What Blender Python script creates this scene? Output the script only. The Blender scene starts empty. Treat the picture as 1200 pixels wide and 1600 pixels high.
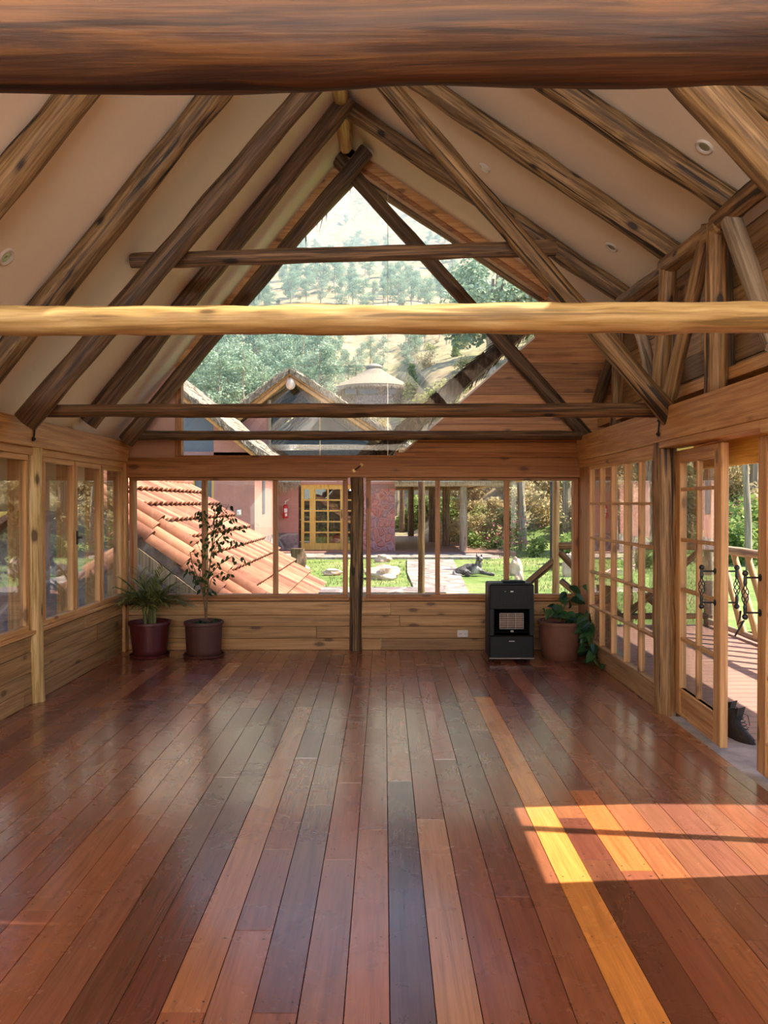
import bpy, bmesh, math, random
from mathutils import Vector, Matrix, noise
random.seed(7)
SC = bpy.context.scene
COL = SC.collection
R = math.radians
PI = math.pi

# ------------------------------------------------------------------ camera
F = 1190.0
PITCH = math.atan(13 / F)
CAMH = 1.55
cam = bpy.data.cameras.new('camera')
cam.sensor_width = 36
cam.lens = F / 1600 * 36
cam.clip_end = 4000
cam.clip_start = .05
camo = bpy.data.objects.new('camera', cam)
COL.objects.link(camo)
camo.location = (0, 0, CAMH)
camo.rotation_euler = (PI / 2 - PITCH, 0, 0)
SC.camera = camo

# ------------------------------------------------------------------ world, sun, added fill
SUN_DIR = Vector((1, .075, 1.27)).normalized()      # towards the sun
w = bpy.data.worlds.new('sky')
SC.world = w
w.use_nodes = True
nt = w.node_tree
nt.nodes.clear()
sky = nt.nodes.new('ShaderNodeTexSky')
sky.sky_type = 'NISHITA'
sky.sun_disc = False
sky.sun_elevation = math.asin(SUN_DIR.z)
sky.sun_rotation = math.atan2(SUN_DIR.x, SUN_DIR.y)
sky.altitude = 3000
sky.air_density = 1.0
sky.dust_density = 2.0
bg = nt.nodes.new('ShaderNodeBackground')
bg.inputs['Strength'].default_value = .30
wo = nt.nodes.new('ShaderNodeOutputWorld')
nt.links.new(sky.outputs[0], bg.inputs[0])
nt.links.new(bg.outputs[0], wo.inputs[0])

sl = bpy.data.lights.new('sun', 'SUN')
sl.energy = 9.0
sl.color = (1, .93, .8)
sl.angle = R(.55)
slo = bpy.data.objects.new('sun', sl)
COL.objects.link(slo)
slo.rotation_euler = SUN_DIR.to_track_quat('Z', 'Y').to_euler()
slo.location = (20, 0, 30)


def area(name, loc, target, sx, sy, power, color):
    l = bpy.data.lights.new(name, 'AREA')
    l.shape = 'RECTANGLE'
    l.size = sx
    l.size_y = sy
    l.energy = power
    l.color = color
    o = bpy.data.objects.new(name, l)
    COL.objects.link(o)
    o.location = loc
    o.rotation_euler = (Vector(target) - Vector(loc)).to_track_quat('-Z', 'Y').to_euler()
    return o


# added fill light behind the camera, aimed up at the ceiling
area('fill_back', (-.3, -2.85, 2.45), (-.3, -.6, 5.0), 4.4, .5, 265, (.94, .97, 1))

SC.view_settings.view_transform = 'Standard'
SC.view_settings.look = 'None'
SC.view_settings.gamma = 1
SC.view_settings.use_curve_mapping = False
SC.view_settings.exposure = 0.6
SC.cycles.max_bounces = 8
SC.cycles.diffuse_bounces = 5
SC.cycles.volume_bounces = 1
SC.cycles.transparent_max_bounces = 24
SC.cycles.caustics_reflective = False
SC.cycles.caustics_refractive = False
SC.cycles.use_denoising = True


def at(x, y, Y):
    """the point on depth plane Y seen at pixel x, y of the 1200x1600 frame"""
    a = (x - 600) / F
    b = (800 - y) / F
    t = Y / (math.cos(PITCH) + b * math.sin(PITCH))
    return Vector((a * t, Y, CAMH + t * (-math.sin(PITCH) + b * math.cos(PITCH))))


def atx(x, y, X):
    """the point on side plane X seen at pixel x, y"""
    a = (x - 600) / F
    b = (800 - y) / F
    t = X / a
    return Vector((X, t * (math.cos(PITCH) + b * math.sin(PITCH)), CAMH + t * (-math.sin(PITCH) + b * math.cos(PITCH))))


# ------------------------------------------------------------------ materials
def srgb(r, g, b):
    def c(v):
        v /= 255
        return v / 12.92 if v <= .04045 else ((v + .055) / 1.055) ** 2.4
    return (c(r), c(g), c(b), 1)


class NT:
    def __init__(s, name):
        s.m = bpy.data.materials.new(name)
        s.m.use_nodes = True
        s.t = s.m.node_tree
        s.t.nodes.clear()
        s.out = s.n('ShaderNodeOutputMaterial')

    def n(s, kind, **kw):
        nd = s.t.nodes.new(kind)
        for k, v in kw.items():
            if k.startswith('i_'):
                nd.inputs[k[2:].replace('_', ' ')].default_value = v
            else:
                setattr(nd, k, v)
        return nd

    def l(s, a, b):
        s.t.links.new(a, b)

    def ramp(s, src, stops):
        r = s.n('ShaderNodeValToRGB')
        while len(r.color_ramp.elements) < len(stops):
            r.color_ramp.elements.new(.5)
        for e, (p, c) in zip(r.color_ramp.elements, stops):
            e.position = p
            e.color = c if len(c) == 4 else (*c, 1)
        s.l(src, r.inputs[0])
        return r.outputs[0]

    def mix(s, fac, a, b, mode='MIX'):
        m = s.n('ShaderNodeMix', data_type='RGBA', blend_type=mode)
        for v, k in ((fac, 0), (a, 6), (b, 7)):
            if hasattr(v, 'default_value') or hasattr(v, 'is_linked'):
                s.l(v, m.inputs[k])
            else:
                m.inputs[k].default_value = v
        return m.outputs[2]

    def math(s, op, a, b=0.):
        m = s.n('ShaderNodeMath', operation=op)
        for v, k in ((a, 0), (b, 1)):
            if hasattr(v, 'is_linked'):
                s.l(v, m.inputs[k])
            else:
                m.inputs[k].default_value = v
        return m.outputs[0]

    def coords(s, scale, tone=0.0, rnd=30.0):
        tc = s.n('ShaderNodeTexCoord')
        v = tc.outputs['Object']
        if rnd:
            oi = s.n('ShaderNodeObjectInfo')
            sc = s.math('MULTIPLY', oi.outputs['Random'], rnd)
            if tone:
                at_ = s.n('ShaderNodeAttribute', attribute_name='tone')
                sc = s.math('ADD', sc, s.math('MULTIPLY', at_.outputs['Fac'], tone))
            va = s.n('ShaderNodeVectorMath', operation='ADD')
            s.l(v, va.inputs[0])
            s.l(sc, va.inputs[1])
            v = va.outputs[0]
        mp = s.n('ShaderNodeMapping')
        mp.inputs['Scale'].default_value = scale
        s.l(v, mp.inputs[0])
        return mp.outputs[0]

    def noise(s, vec, scale, detail=5, rough=.6, dist=0.):
        nn = s.n('ShaderNodeTexNoise')
        nn.inputs['Scale'].default_value = scale
        nn.inputs['Detail'].default_value = detail
        nn.inputs['Roughness'].default_value = rough
        nn.inputs['Distortion'].default_value = dist
        s.l(vec, nn.inputs['Vector'])
        return nn.outputs['Fac']

    def bsdf(s, color, rough=.6, bump=None, bstr=.3, bdist=.01, spec=.5, **kw):
        b = s.n('ShaderNodeBsdfPrincipled')
        for v, k in ((color, 'Base Color'), (rough, 'Roughness')):
            if hasattr(v, 'is_linked'):
                s.l(v, b.inputs[k])
            else:
                b.inputs[k].default_value = v
        b.inputs['Specular IOR Level'].default_value = spec
        for k, v in kw.items():
            b.inputs[k.replace('_', ' ')].default_value = v
        if bump is not None:
            bp = s.n('ShaderNodeBump')
            bp.inputs['Strength'].default_value = bstr
            bp.inputs['Distance'].default_value = bdist
            s.l(bump, bp.inputs['Height'])
            s.l(bp.outputs[0], b.inputs['Normal'])
        s.l(b.outputs[0], s.out.inputs[0])
        return s.m


def wood(name, dark, mid, light, axis=2, rough=.5, knot=.5, fibre=1.0, bstr=.4, tonevar=.35, coat=0., crack=.5):
    """grain runs along the given object axis"""
    s = NT(name)
    sc = [17., 17., 17.]
    sc[axis] = .9
    v = s.coords(sc, tone=17.)
    g = s.noise(v, 1.0, 6, .62, 1.6)
    sc2 = [60., 60., 60.]
    sc2[axis] = 1.6
    v2 = s.coords(sc2, tone=17.)
    f = s.noise(v2, 1.0, 4, .6, .3)
    gm = s.math('ADD', s.math('MULTIPLY', g, .5), s.math('MULTIPLY', f, .5 * fibre))
    col = s.ramp(gm, [(.34, dark), (.48, mid), (.62, light)])
    # long cracks
    sc4 = [26., 26., 26.]
    sc4[axis] = .8
    cr = s.noise(s.coords(sc4, tone=9.), 1.0, 3, .5, .5)
    crm = s.ramp(cr, [(.37, (1, 1, 1)), (.42, (0, 0, 0))])
    col = s.mix(s.math('MULTIPLY', crm, crack), col, (dark[0] * .3, dark[1] * .3, dark[2] * .3, 1))
    # knots
    if knot:
        sc3 = [5.5, 5.5, 5.5]
        sc3[axis] = 2.6
        vo = s.n('ShaderNodeTexVoronoi')
        vo.inputs['Scale'].default_value = 1.
        s.l(s.coords(sc3, tone=17.), vo.inputs['Vector'])
        kn = s.ramp(s.math('ADD', vo.outputs['Distance'], s.math('MULTIPLY', s.math('SUBTRACT', f, .5), .22)), [(.10, (1, 1, 1)), (.14, (.35, .35, .35)), (.2, (0, 0, 0))])
        col = s.mix(s.math('MULTIPLY', kn, knot), col, (dark[0] * .35, dark[1] * .3, dark[2] * .3, 1))
    at_ = s.n('ShaderNodeAttribute', attribute_name='tone')
    tn = s.ramp(at_.outputs['Fac'], [(0, (1 - tonevar,) * 3), (1, (1 + tonevar,) * 3)])
    if tonevar:
        br = s.math('ADD', s.math('MULTIPLY', at_.outputs['Fac'], 2 * tonevar), 1 - tonevar)
        cc = s.n('ShaderNodeCombineColor')
        for i in range(3):
            s.l(br, cc.inputs[i])
        col = s.mix(1., col, cc.outputs[0], 'MULTIPLY')
    return s.bsdf(col, rough, bump=gm, bstr=bstr, bdist=.006, Coat_Weight=coat, Coat_Roughness=.2)


def plain(name, c, rough=.6, var=.12, scale=6., bstr=.15, spec=.5, metal=0., bdist=.01):
    s = NT(name)
    v = s.coords((1, 1, 1))
    g = s.noise(v, scale, 5)
    d = tuple(x * (1 - var) for x in c[:3]) + (1,)
    l = tuple(min(1, x * (1 + var)) for x in c[:3]) + (1,)
    col = s.ramp(g, [(.3, d), (.7, l)])
    return s.bsdf(col, rough, bump=g, bstr=bstr, bdist=bdist, spec=spec, Metallic=metal)


def mottled(name, stops, scale, rough=.9, detail=8, bstr=.4, bdist=.05, second=None, rnd=30., stretch=(1, 1, 1)):
    s = NT(name)
    v = s.coords(stretch, rnd=rnd)
    g = s.noise(v, scale, detail, .65)
    col = s.ramp(g, stops)
    if second:
        sc2, c2, lo, hi = second
        g2 = s.noise(v, sc2, 6, .6)
        m = s.ramp(g2, [(lo, (0, 0, 0)), (hi, (1, 1, 1))])
        col = s.mix(m, col, c2)
    return s.bsdf(col, rough, bump=g, bstr=bstr, bdist=bdist, spec=.2)


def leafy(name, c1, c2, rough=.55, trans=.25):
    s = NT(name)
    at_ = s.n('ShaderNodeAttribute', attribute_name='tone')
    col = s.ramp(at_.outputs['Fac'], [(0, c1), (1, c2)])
    b = s.n('ShaderNodeBsdfPrincipled')
    s.l(col, b.inputs['Base Color'])
    b.inputs['Roughness'].default_value = rough
    b.inputs['Specular IOR Level'].default_value = .3
    t = s.n('ShaderNodeBsdfTranslucent')
    s.l(col, t.inputs[0])
    mx = s.n('ShaderNodeMixShader')
    mx.inputs[0].default_value = trans
    s.l(b.outputs[0], mx.inputs[1])
    s.l(t.outputs[0], mx.inputs[2])
    s.l(mx.outputs[0], s.out.inputs[0])
    return s.m


def glassmat(name, tint=(.97, .98, .97, 1), extra=0.):
    s = NT(name)
    tr = s.n('ShaderNodeBsdfTransparent')
    tr.inputs[0].default_value = tint
    gl = s.n('ShaderNodeBsdfGlossy')
    gl.inputs['Roughness'].default_value = .0
    fr = s.n('ShaderNodeFresnel')
    ge = s.n('ShaderNodeNewGeometry')      # same reflectance from both sides of the pane
    s.l(s.math('SUBTRACT', 1.5, s.math('MULTIPLY', ge.outputs['Backfacing'], 1.5 - 1 / 1.5)), fr.inputs[0])
    f = s.math('MULTIPLY', fr.outputs[0], 1.0 + extra)
    mx = s.n('ShaderNodeMixShader')
    s.l(f, mx.inputs[0])
    s.l(tr.outputs[0], mx.inputs[1])
    s.l(gl.outputs[0], mx.inputs[2])
    s.l(mx.outputs[0], s.out.inputs[0])
    return s.m


M = {}
M['log'] = wood('log', srgb(50, 34, 18), srgb(106, 78, 46), srgb(160, 126, 82), 2, .68, .95, bstr=.9, crack=.95)
M['log_dark'] = wood('log_dark', srgb(46, 33, 22), srgb(92, 67, 44), srgb(134, 102, 70), 2, .7, .9, bstr=.6, crack=.7)
M['log_red'] = wood('log_red', srgb(34, 18, 9), srgb(68, 40, 19), srgb(108, 68, 31), 2, .66, .95, bstr=.6, crack=.7)
M['log_warm'] = wood('log_warm', srgb(72, 46, 25), srgb(128, 92, 54), srgb(174, 134, 84), 2, .6, .95, bstr=.9, crack=.95)
M['log_pale'] = wood('log_pale', srgb(130, 98, 52), srgb(188, 154, 96), srgb(218, 190, 134), 2, .5, .9, bstr=.4, crack=.5)
M['log_grey'] = wood('log_grey', srgb(110, 92, 72), srgb(160, 138, 112), srgb(190, 170, 145), 2, .8, .5, bstr=.5)
for ax, nm in ((0, 'x'), (1, 'y'), (2, 'z')):
    M['pine_' + nm] = wood('pine_' + nm, srgb(160, 106, 58), srgb(194, 140, 84), srgb(216, 168, 112), ax, .5, .75, bstr=.15, tonevar=.12, crack=.15)
    M['siding_' + nm] = wood('siding_' + nm, srgb(126, 88, 52), srgb(164, 122, 76), srgb(186, 146, 98), ax, .55, .75, bstr=.2, tonevar=.3, crack=.3)
    M['oxide_' + nm] = wood('oxide_' + nm, srgb(128, 78, 40), srgb(166, 108, 60), srgb(188, 134, 82), ax, .5, .7, bstr=.15, tonevar=.2, crack=.3)
    M['yellow_' + nm] = wood('yellow_' + nm, srgb(196, 140, 50), srgb(226, 176, 76), srgb(240, 200, 110), ax, .5, .4, bstr=.1, tonevar=.1, crack=.1)
M['plaster'] = plain('plaster', srgb(240, 226, 206), .85, .03, 2.5, .12, .2)
M['plaster_pink'] = plain('plaster_pink', srgb(205, 165, 150), .85, .04, 3, .15, .2)
M['adobe'] = plain('adobe', srgb(186, 132, 118), .9, .08, 3.5, .5, .1, bdist=.04)
M['adobe_mauve'] = plain('adobe_mauve', srgb(158, 120, 116), .9, .08, 3.5, .4, .1, bdist=.03)
M['glass'] = glassmat('glass')
M['glass_far'] = glassmat('glass_far', extra=-.55)
M['glass_side'] = glassmat('glass_side', extra=.9)
M['iron'] = plain('iron', srgb(28, 26, 26), .45, .2, 40, .2)
M['black'] = plain('black', srgb(15, 14, 12), .5, .1, 10, .05, .3)
M['black_matt'] = plain('black_matt', srgb(20, 19, 18), .7, .15, 20, .2)
M['steel'] = plain('steel', srgb(190, 185, 175), .3, .1, 10, .05, metal=.9)
M['wire'] = plain('wire', srgb(200, 190, 175), .35, .05, 10, .05, metal=.3)
M['ceramic'] = plain('ceramic', srgb(150, 120, 100), .6, .2, 30, .3)
M['white'] = plain('white', srgb(225, 218, 208), .4, .03, 5, .02)
M['terracotta'] = plain('terracotta', srgb(112, 70, 50), .75, .15, 9, .3)
M['pot_brown'] = plain('pot_brown', srgb(78, 42, 32), .6, .12, 8, .2)
M['pot_maroon'] = plain('pot_maroon', srgb(76, 24, 24), .45, .1, 8, .1)
M['soil'] = mottled('soil', [(.35, srgb(38, 26, 20)), (.65, srgb(84, 64, 48))], 60, bstr=.8, bdist=.01)
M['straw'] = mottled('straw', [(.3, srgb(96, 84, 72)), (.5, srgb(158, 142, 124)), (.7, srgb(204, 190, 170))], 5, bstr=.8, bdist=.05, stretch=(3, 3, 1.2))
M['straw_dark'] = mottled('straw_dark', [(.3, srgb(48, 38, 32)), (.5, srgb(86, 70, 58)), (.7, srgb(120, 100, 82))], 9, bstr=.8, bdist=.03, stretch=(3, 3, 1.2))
M['leaf_dark'] = leafy('leaf_dark', srgb(30, 48, 22), srgb(74, 92, 42))
M['leaf_palm'] = leafy('leaf_palm', srgb(64, 76, 30), srgb(160, 156, 84))
M['leaf_pothos'] = leafy('leaf_pothos', srgb(24, 50, 26), srgb(58, 92, 48), .4)
M['leaf_euc'] = leafy('leaf_euc', srgb(110, 138, 112), srgb(190, 206, 178), .6, .3)
M['leaf_bright'] = leafy('leaf_bright', srgb(82, 112, 52), srgb(164, 180, 100), .6, .35)
M['leaf_olive'] = leafy('leaf_olive', srgb(108, 116, 70), srgb(190, 186, 126), .7, .3)
M['leaf_dry'] = leafy('leaf_dry', srgb(160, 138, 96), srgb(222, 204, 156), .8, .3)
M['petal'] = leafy('petal', srgb(214, 96, 110), srgb(240, 160, 160), .6, .3)
M['bark'] = wood('bark', srgb(110, 92, 76), srgb(156, 138, 118), srgb(196, 180, 160), 2, .85, .3, bstr=.6)
M['stem'] = plain('stem', srgb(112, 82, 52), .7, .2, 30, .2)
M['stem_green'] = plain('stem_green', srgb(96, 96, 48), .6, .2, 30, .2)
M['boot'] = plain('boot', srgb(48, 38, 30), .75, .3, 40, .6)
M['sole'] = plain('sole', srgb(34, 28, 24), .85, .2, 40, .5)
M['red'] = plain('red', srgb(196, 34, 34), .35, .05, 4, .02)
M['paper'] = plain('paper', srgb(225, 215, 205), .7, .05, 4, .02)
M['brass'] = plain('brass', srgb(196, 160, 96), .35, .1, 20, .05, metal=.6)
M['slate_glass'] = plain('slate_glass', srgb(92, 96, 104), .3, .1, 1, .0)
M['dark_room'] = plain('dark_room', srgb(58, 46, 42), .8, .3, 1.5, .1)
M['concrete'] = mottled('concrete', [(.3, srgb(150, 138, 128)), (.7, srgb(196, 184, 172))], 6, bstr=.3, bdist=.01)
M['grass_tuft'] = leafy('grass_tuft', srgb(112, 124, 66), srgb(178, 182, 112), .7, .3)
M['dog_fur'] = mottled('dog_fur', [(.38, srgb(46, 42, 42)), (.5, srgb(104, 98, 94)), (.62, srgb(190, 182, 172))], 4.5, bstr=.6, bdist=.02)
M['rock'] = mottled('rock', [(.3, srgb(176, 132, 112)), (.5, srgb(214, 180, 160)), (.7, srgb(236, 214, 196))], 3, bstr=.8, bdist=.05)
# special materials
def stone_mat(name, mortar, c1, c2, c3, scale, warp=.25):
    s = NT(name)
    v = s.coords((1, 1, 1))
    nn = s.n('ShaderNodeTexNoise')
    nn.inputs['Scale'].default_value = 2.5
    s.l(v, nn.inputs['Vector'])
    va = s.n('ShaderNodeVectorMath', operation='SCALE')
    va.inputs['Scale'].default_value = warp
    s.l(nn.outputs['Color'], va.inputs[0])
    vb = s.n('ShaderNodeVectorMath', operation='ADD')
    s.l(v, vb.inputs[0])
    s.l(va.outputs[0], vb.inputs[1])
    vo = s.n('ShaderNodeTexVoronoi')
    vo.inputs['Scale'].default_value = scale
    s.l(vb.outputs[0], vo.inputs['Vector'])
    ve = s.n('ShaderNodeTexVoronoi', feature='DISTANCE_TO_EDGE')
    ve.inputs['Scale'].default_value = scale
    s.l(vb.outputs[0], ve.inputs['Vector'])
    sx = s.n('ShaderNodeSeparateColor')
    s.l(vo.outputs['Color'], sx.inputs[0])
    col = s.ramp(sx.outputs[0], [(.1, c1), (.5, c2), (.9, c3)])
    gr = s.noise(v, 14, 6)
    col = s.mix(.5, col, s.ramp(gr, [(.3, tuple(x * .5 for x in c2[:3])), (.7, tuple(min(1, x * 1.5) for x in c2[:3]))]))
    ed = s.ramp(ve.outputs['Distance'], [(.03, (1, 1, 1)), (.08, (0, 0, 0))])
    col = s.mix(ed, col, mortar)
    h = s.ramp(ve.outputs['Distance'], [(0, (0, 0, 0)), (.2, (1, 1, 1))])
    return s.bsdf(col, .9, bump=h, bstr=.9, bdist=.05, spec=.2)


M['stone_red'] = stone_mat('stone_red', srgb(208, 150, 138), srgb(150, 140, 146), srgb(190, 116, 104), srgb(214, 146, 130), 4.6, .15)
M['stone_grey'] = stone_mat('stone_grey', srgb(178, 160, 150), srgb(120, 104, 104), srgb(140, 122, 118), srgb(160, 144, 138), 2.0)
M['paving'] = stone_mat('paving', srgb(146, 130, 120), srgb(158, 138, 126), srgb(172, 154, 142), srgb(184, 168, 156), 1.6)


def bricks(name, c1, c2, mortar, scale, bw, rh, rough=.6, rot=0.):
    s = NT(name)
    tc = s.n('ShaderNodeTexCoord')
    mp = s.n('ShaderNodeMapping')
    mp.inputs['Rotation'].default_value = (0, 0, rot)
    s.l(tc.outputs['Object'], mp.inputs[0])
    b = s.n('ShaderNodeTexBrick')
    b.inputs['Scale'].default_value = scale
    b.inputs['Brick Width'].default_value = bw
    b.inputs['Row Height'].default_value = rh
    b.inputs['Mortar Size'].default_value = .012
    b.inputs['Color1'].default_value = c1
    b.inputs['Color2'].default_value = c2
    b.inputs['Mortar'].default_value = mortar
    s.l(mp.outputs[0], b.inputs['Vector'])
    g = s.noise(mp.outputs[0], 9, 5)
    col = s.mix(.35, b.outputs['Color'], s.ramp(g, [(.3, tuple(x * .6 for x in c1[:3])), (.7, tuple(min(1, x * 1.3) for x in c2[:3]))]))
    return s.bsdf(col, rough, bump=b.outputs['Fac'], bstr=-.3, bdist=.01)


M['deck_tile'] = bricks('deck_tile', srgb(176, 132, 112), srgb(160, 118, 104), srgb(104, 82, 74), 1., 1.2, .14, .45, 0)

# varnished floor: colour per plank comes from the plank's own 'plank' attribute
s = NT('floor_varnish')
pa = s.n('ShaderNodeAttribute', attribute_name='plank')
v = s.coords((14, .9, 9), tone=37., rnd=0.0001)
g = s.noise(v, 1.0, 6, .62, 2.2)
v2 = s.coords((110, 3, 40), tone=37., rnd=0.0001)
f = s.noise(v2, 1.0, 3, .6, .2)
gm = s.math('ADD', s.math('MULTIPLY', g, .65), s.math('MULTIPLY', f, .35))
br = s.ramp(gm, [(.28, (.55, .48, .46)), (.5, (1, 1, 1)), (.72, (1.35, 1.38, 1.4))])
col = s.mix(1., pa.outputs['Color'], br, 'MULTIPLY')
v3 = s.coords((1, 1, 1), rnd=0.0001)
wear = s.noise(v3, 2.2, 6, .65, .6)
rough = s.ramp(wear, [(.35, (.22, .22, .22)), (.65, (.32, .32, .32))])
wv = s.noise(s.coords((3, .6, 1), tone=11., rnd=0.0001), 1., 3)
hb = s.math('ADD', s.math('MULTIPLY', wv, 1.0), s.math('MULTIPLY', gm, .06))
M['floor'] = s.bsdf(col, rough, bump=hb, bstr=.10, bdist=.02, spec=.55, Coat_Weight=.6, Coat_Roughness=.16)

# roof tile: fired clay with per tile tone
s = NT('roof_tile')
at_ = s.n('ShaderNodeAttribute', attribute_name='tone')
v = s.coords((1, 1, 1))
g = s.noise(v, 7, 6, .7)
gg = s.math('ADD', s.math('MULTIPLY', g, .5), s.math('MULTIPLY', at_.outputs['Fac'], .5))
col = s.ramp(gg, [(.2, srgb(116, 74, 62)), (.5, srgb(160, 108, 84)), (.8, srgb(186, 138, 110))])
M['tile'] = s.bsdf(col, .85, bump=g, bstr=.3, bdist=.01, spec=.2)

M['lawn'] = mottled('lawn', [(.3, srgb(82, 102, 50)), (.5, srgb(114, 134, 68)), (.7, srgb(150, 156, 92))], 2.2, bstr=.8, bdist=.06,
                    second=(.35, srgb(158, 154, 104), .5, .75))
# hillside: dry grass, scrub and pale earth
s = NT('hill')
v = s.coords((1, 1, 1), rnd=0.0001)
big = s.noise(v, .018, 7, .62)
mid = s.noise(v, .12, 7, .7)
fin = s.noise(v, .38, 10, .78)
c = s.ramp(big, [(.36, srgb(132, 132, 98)), (.46, srgb(184, 166, 126)), (.54, srgb(164, 132, 112)), (.62, srgb(150, 120, 104)), (.72, srgb(192, 172, 138))])
c2 = s.ramp(mid, [(.38, srgb(120, 130, 92)), (.45, srgb(184, 170, 120)), (.54, srgb(200, 178, 142))])
c = s.mix(.55, c, c2)
c3 = s.ramp(fin, [(.40, (.42, .42, .38)), (.52, (1.0, 1.0, 1.0)), (.7, (1.15, 1.15, 1.15))])
c = s.mix(.8, c, c3, 'MULTIPLY')
M['hill'] = s.bsdf(c, .95, bump=fin, bstr=.8, bdist=.4, spec=.1)


# ------------------------------------------------------------------ mesh builder
class MB:
    def __init__(s):
        s.v = []
        s.ch = []
        s.f = []
        s.t = []
        s.m = []
        s.c = []
        s.tone = .5
        s.mi = 0
        s.col = (.5, .5, .5)

    def add(s, vs, fs):
        b = len(s.v)
        s.ch.append((b, b + len(vs), len(s.f), len(s.f) + len(fs)))
        s.v += [Vector(p) for p in vs]
        for f in fs:
            s.f.append([b + i for i in f])
            s.t.append(s.tone)
            s.m.append(s.mi)
            s.c.append(s.col)
        return s

    def box(s, c, d, rot=None, bev=0.):
        hx, hy, hz = d[0] / 2, d[1] / 2, d[2] / 2
        if bev <= 0:
            vs = [Vector((x * hx, y * hy, z * hz)) for x in (-1, 1) for y in (-1, 1) for z in (-1, 1)]
            fs = [(0, 1, 3, 2), (4, 6, 7, 5), (0, 4, 5, 1), (2, 3, 7, 6), (0, 2, 6, 4), (1, 5, 7, 3)]
        else:
            b = min(bev, hx * .9, hy * .9, hz * .9)
            # rounded outline in the two longest directions is not needed: chamfer all 12 edges
            vs = []
            idx = {}
            for x in (-1, 1):
                for y in (-1, 1):
                    for z in (-1, 1):
                        for k in range(3):
                            p = [x * hx, y * hy, z * hz]
                            for j in range(3):
                                if j != k:
                                    p[j] -= (x, y, z)[j] * b
                            idx[(x, y, z, k)] = len(vs)
                            vs.append(Vector(p))
            fs = []
            for k in range(3):
                o = [j for j in range(3) if j != k]
                for sg in (-1, 1):
                    q = []
                    for a, c_ in ((-1, -1), (1, -1), (1, 1), (-1, 1)):
                        key = [0, 0, 0]
                        key[k] = sg
                        key[o[0]] = a
                        key[o[1]] = c_
                        q.append(idx[(*key, k)])
                    fs.append(q)
            for k in range(3):   # edges along axis k
                o = [j for j in range(3) if j != k]
                for a in (-1, 1):
                    for c_ in (-1, 1):
                        k1 = [0, 0, 0]
                        k2 = [0, 0, 0]
                        k1[k] = -1
                        k2[k] = 1
                        for kk in (k1, k2):
                            kk[o[0]] = a
                            kk[o[1]] = c_
                        fs.append([idx[(*k1, o[0])], idx[(*k2, o[0])], idx[(*k2, o[1])], idx[(*k1, o[1])]])
            for x in (-1, 1):
                for y in (-1, 1):
                    for z in (-1, 1):
                        fs.append([idx[(x, y, z, 0)], idx[(x, y, z, 1)], idx[(x, y, z, 2)]])
        if rot is not None:
            vs = [rot @ p for p in vs]
        c = Vector(c)
        return s.add([p + c for p in vs], fs)

    def bx(s, x0, x1, y0, y1, z0, z1, bev=0.):
        return s.box(((x0 + x1) / 2, (y0 + y1) / 2, (z0 + z1) / 2), (abs(x1 - x0), abs(y1 - y0), abs(z1 - z0)), None, bev)

    def tube(s, pts, rad, n=10, caps=True, wob=0., seed=0):
        pts = [Vector(p) for p in pts]
        if not isinstance(rad, (list, tuple)):
            rad = [rad] * len(pts)
        vs = []
        up = None
        for i, p in enumerate(pts):
            d = (pts[min(i + 1, len(pts) - 1)] - pts[max(i - 1, 0)])
            if d.length < 1e-9:
                d = Vector((0, 0, 1))
            d.normalize()
            if up is None:
                up = Vector((0, 0, 1)) if abs(d.z) < .9 else Vector((1, 0, 0))
            a = d.cross(up)
            if a.length < 1e-6:
                a = d.orthogonal()
            a.normalize()
            b = d.cross(a).normalized()
            up = -b if (-b).dot(up) > 0 else b
            for k in range(n):
                th = 2 * PI * k / n
                r = rad[i]
                if wob:
                    r *= 1 + wob * noise.noise(Vector((math.cos(th) * 1.3 + seed * 7.3, math.sin(th) * 1.3, i * .35)))
                vs.append(p + (a * math.cos(th) + b * math.sin(th)) * r)
        fs = []
        for i in range(len(pts) - 1):
            for k in range(n):
                k2 = (k + 1) % n
                fs.append((i * n + k, i * n + k2, (i + 1) * n + k2, (i + 1) * n + k))
        if caps:
            fs.append(tuple(range(n - 1, -1, -1)))
            fs.append(tuple((len(pts) - 1) * n + k for k in range(n)))
        return s.add(vs, fs)

    def lathe(s, prof, n=32, c=(0, 0, 0)):
        c = Vector(c)
        vs = [c + Vector((r * math.cos(2 * PI * k / n), r * math.sin(2 * PI * k / n), z)) for r, z in prof for k in range(n)]
        fs = []
        for i in range(len(prof) - 1):
            for k in range(n):
                k2 = (k + 1) % n
                fs.append((i * n + k, i * n + k2, (i + 1) * n + k2, (i + 1) * n + k))
        if prof[0][0] > 1e-5:
            fs.append(tuple(range(n - 1, -1, -1)))
        if prof[-1][0] > 1e-5:
            fs.append(tuple((len(prof) - 1) * n + k for k in range(n)))
        return s.add(vs, fs)

    def prism(s, poly, off):
        """closed polygon of 3-D points, extruded by the vector off"""
        n = len(poly)
        off = Vector(off)
        vs = [Vector(p) for p in poly] + [Vector(p) + off for p in poly]
        fs = [tuple(range(n)), tuple(range(2 * n - 1, n - 1, -1))] + [(i, i + n, (i + 1) % n + n, (i + 1) % n) for i in range(n)]
        return s.add(vs, fs)

    def quad(s, *p):
        return s.add(p, [tuple(range(len(p)))])

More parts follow.
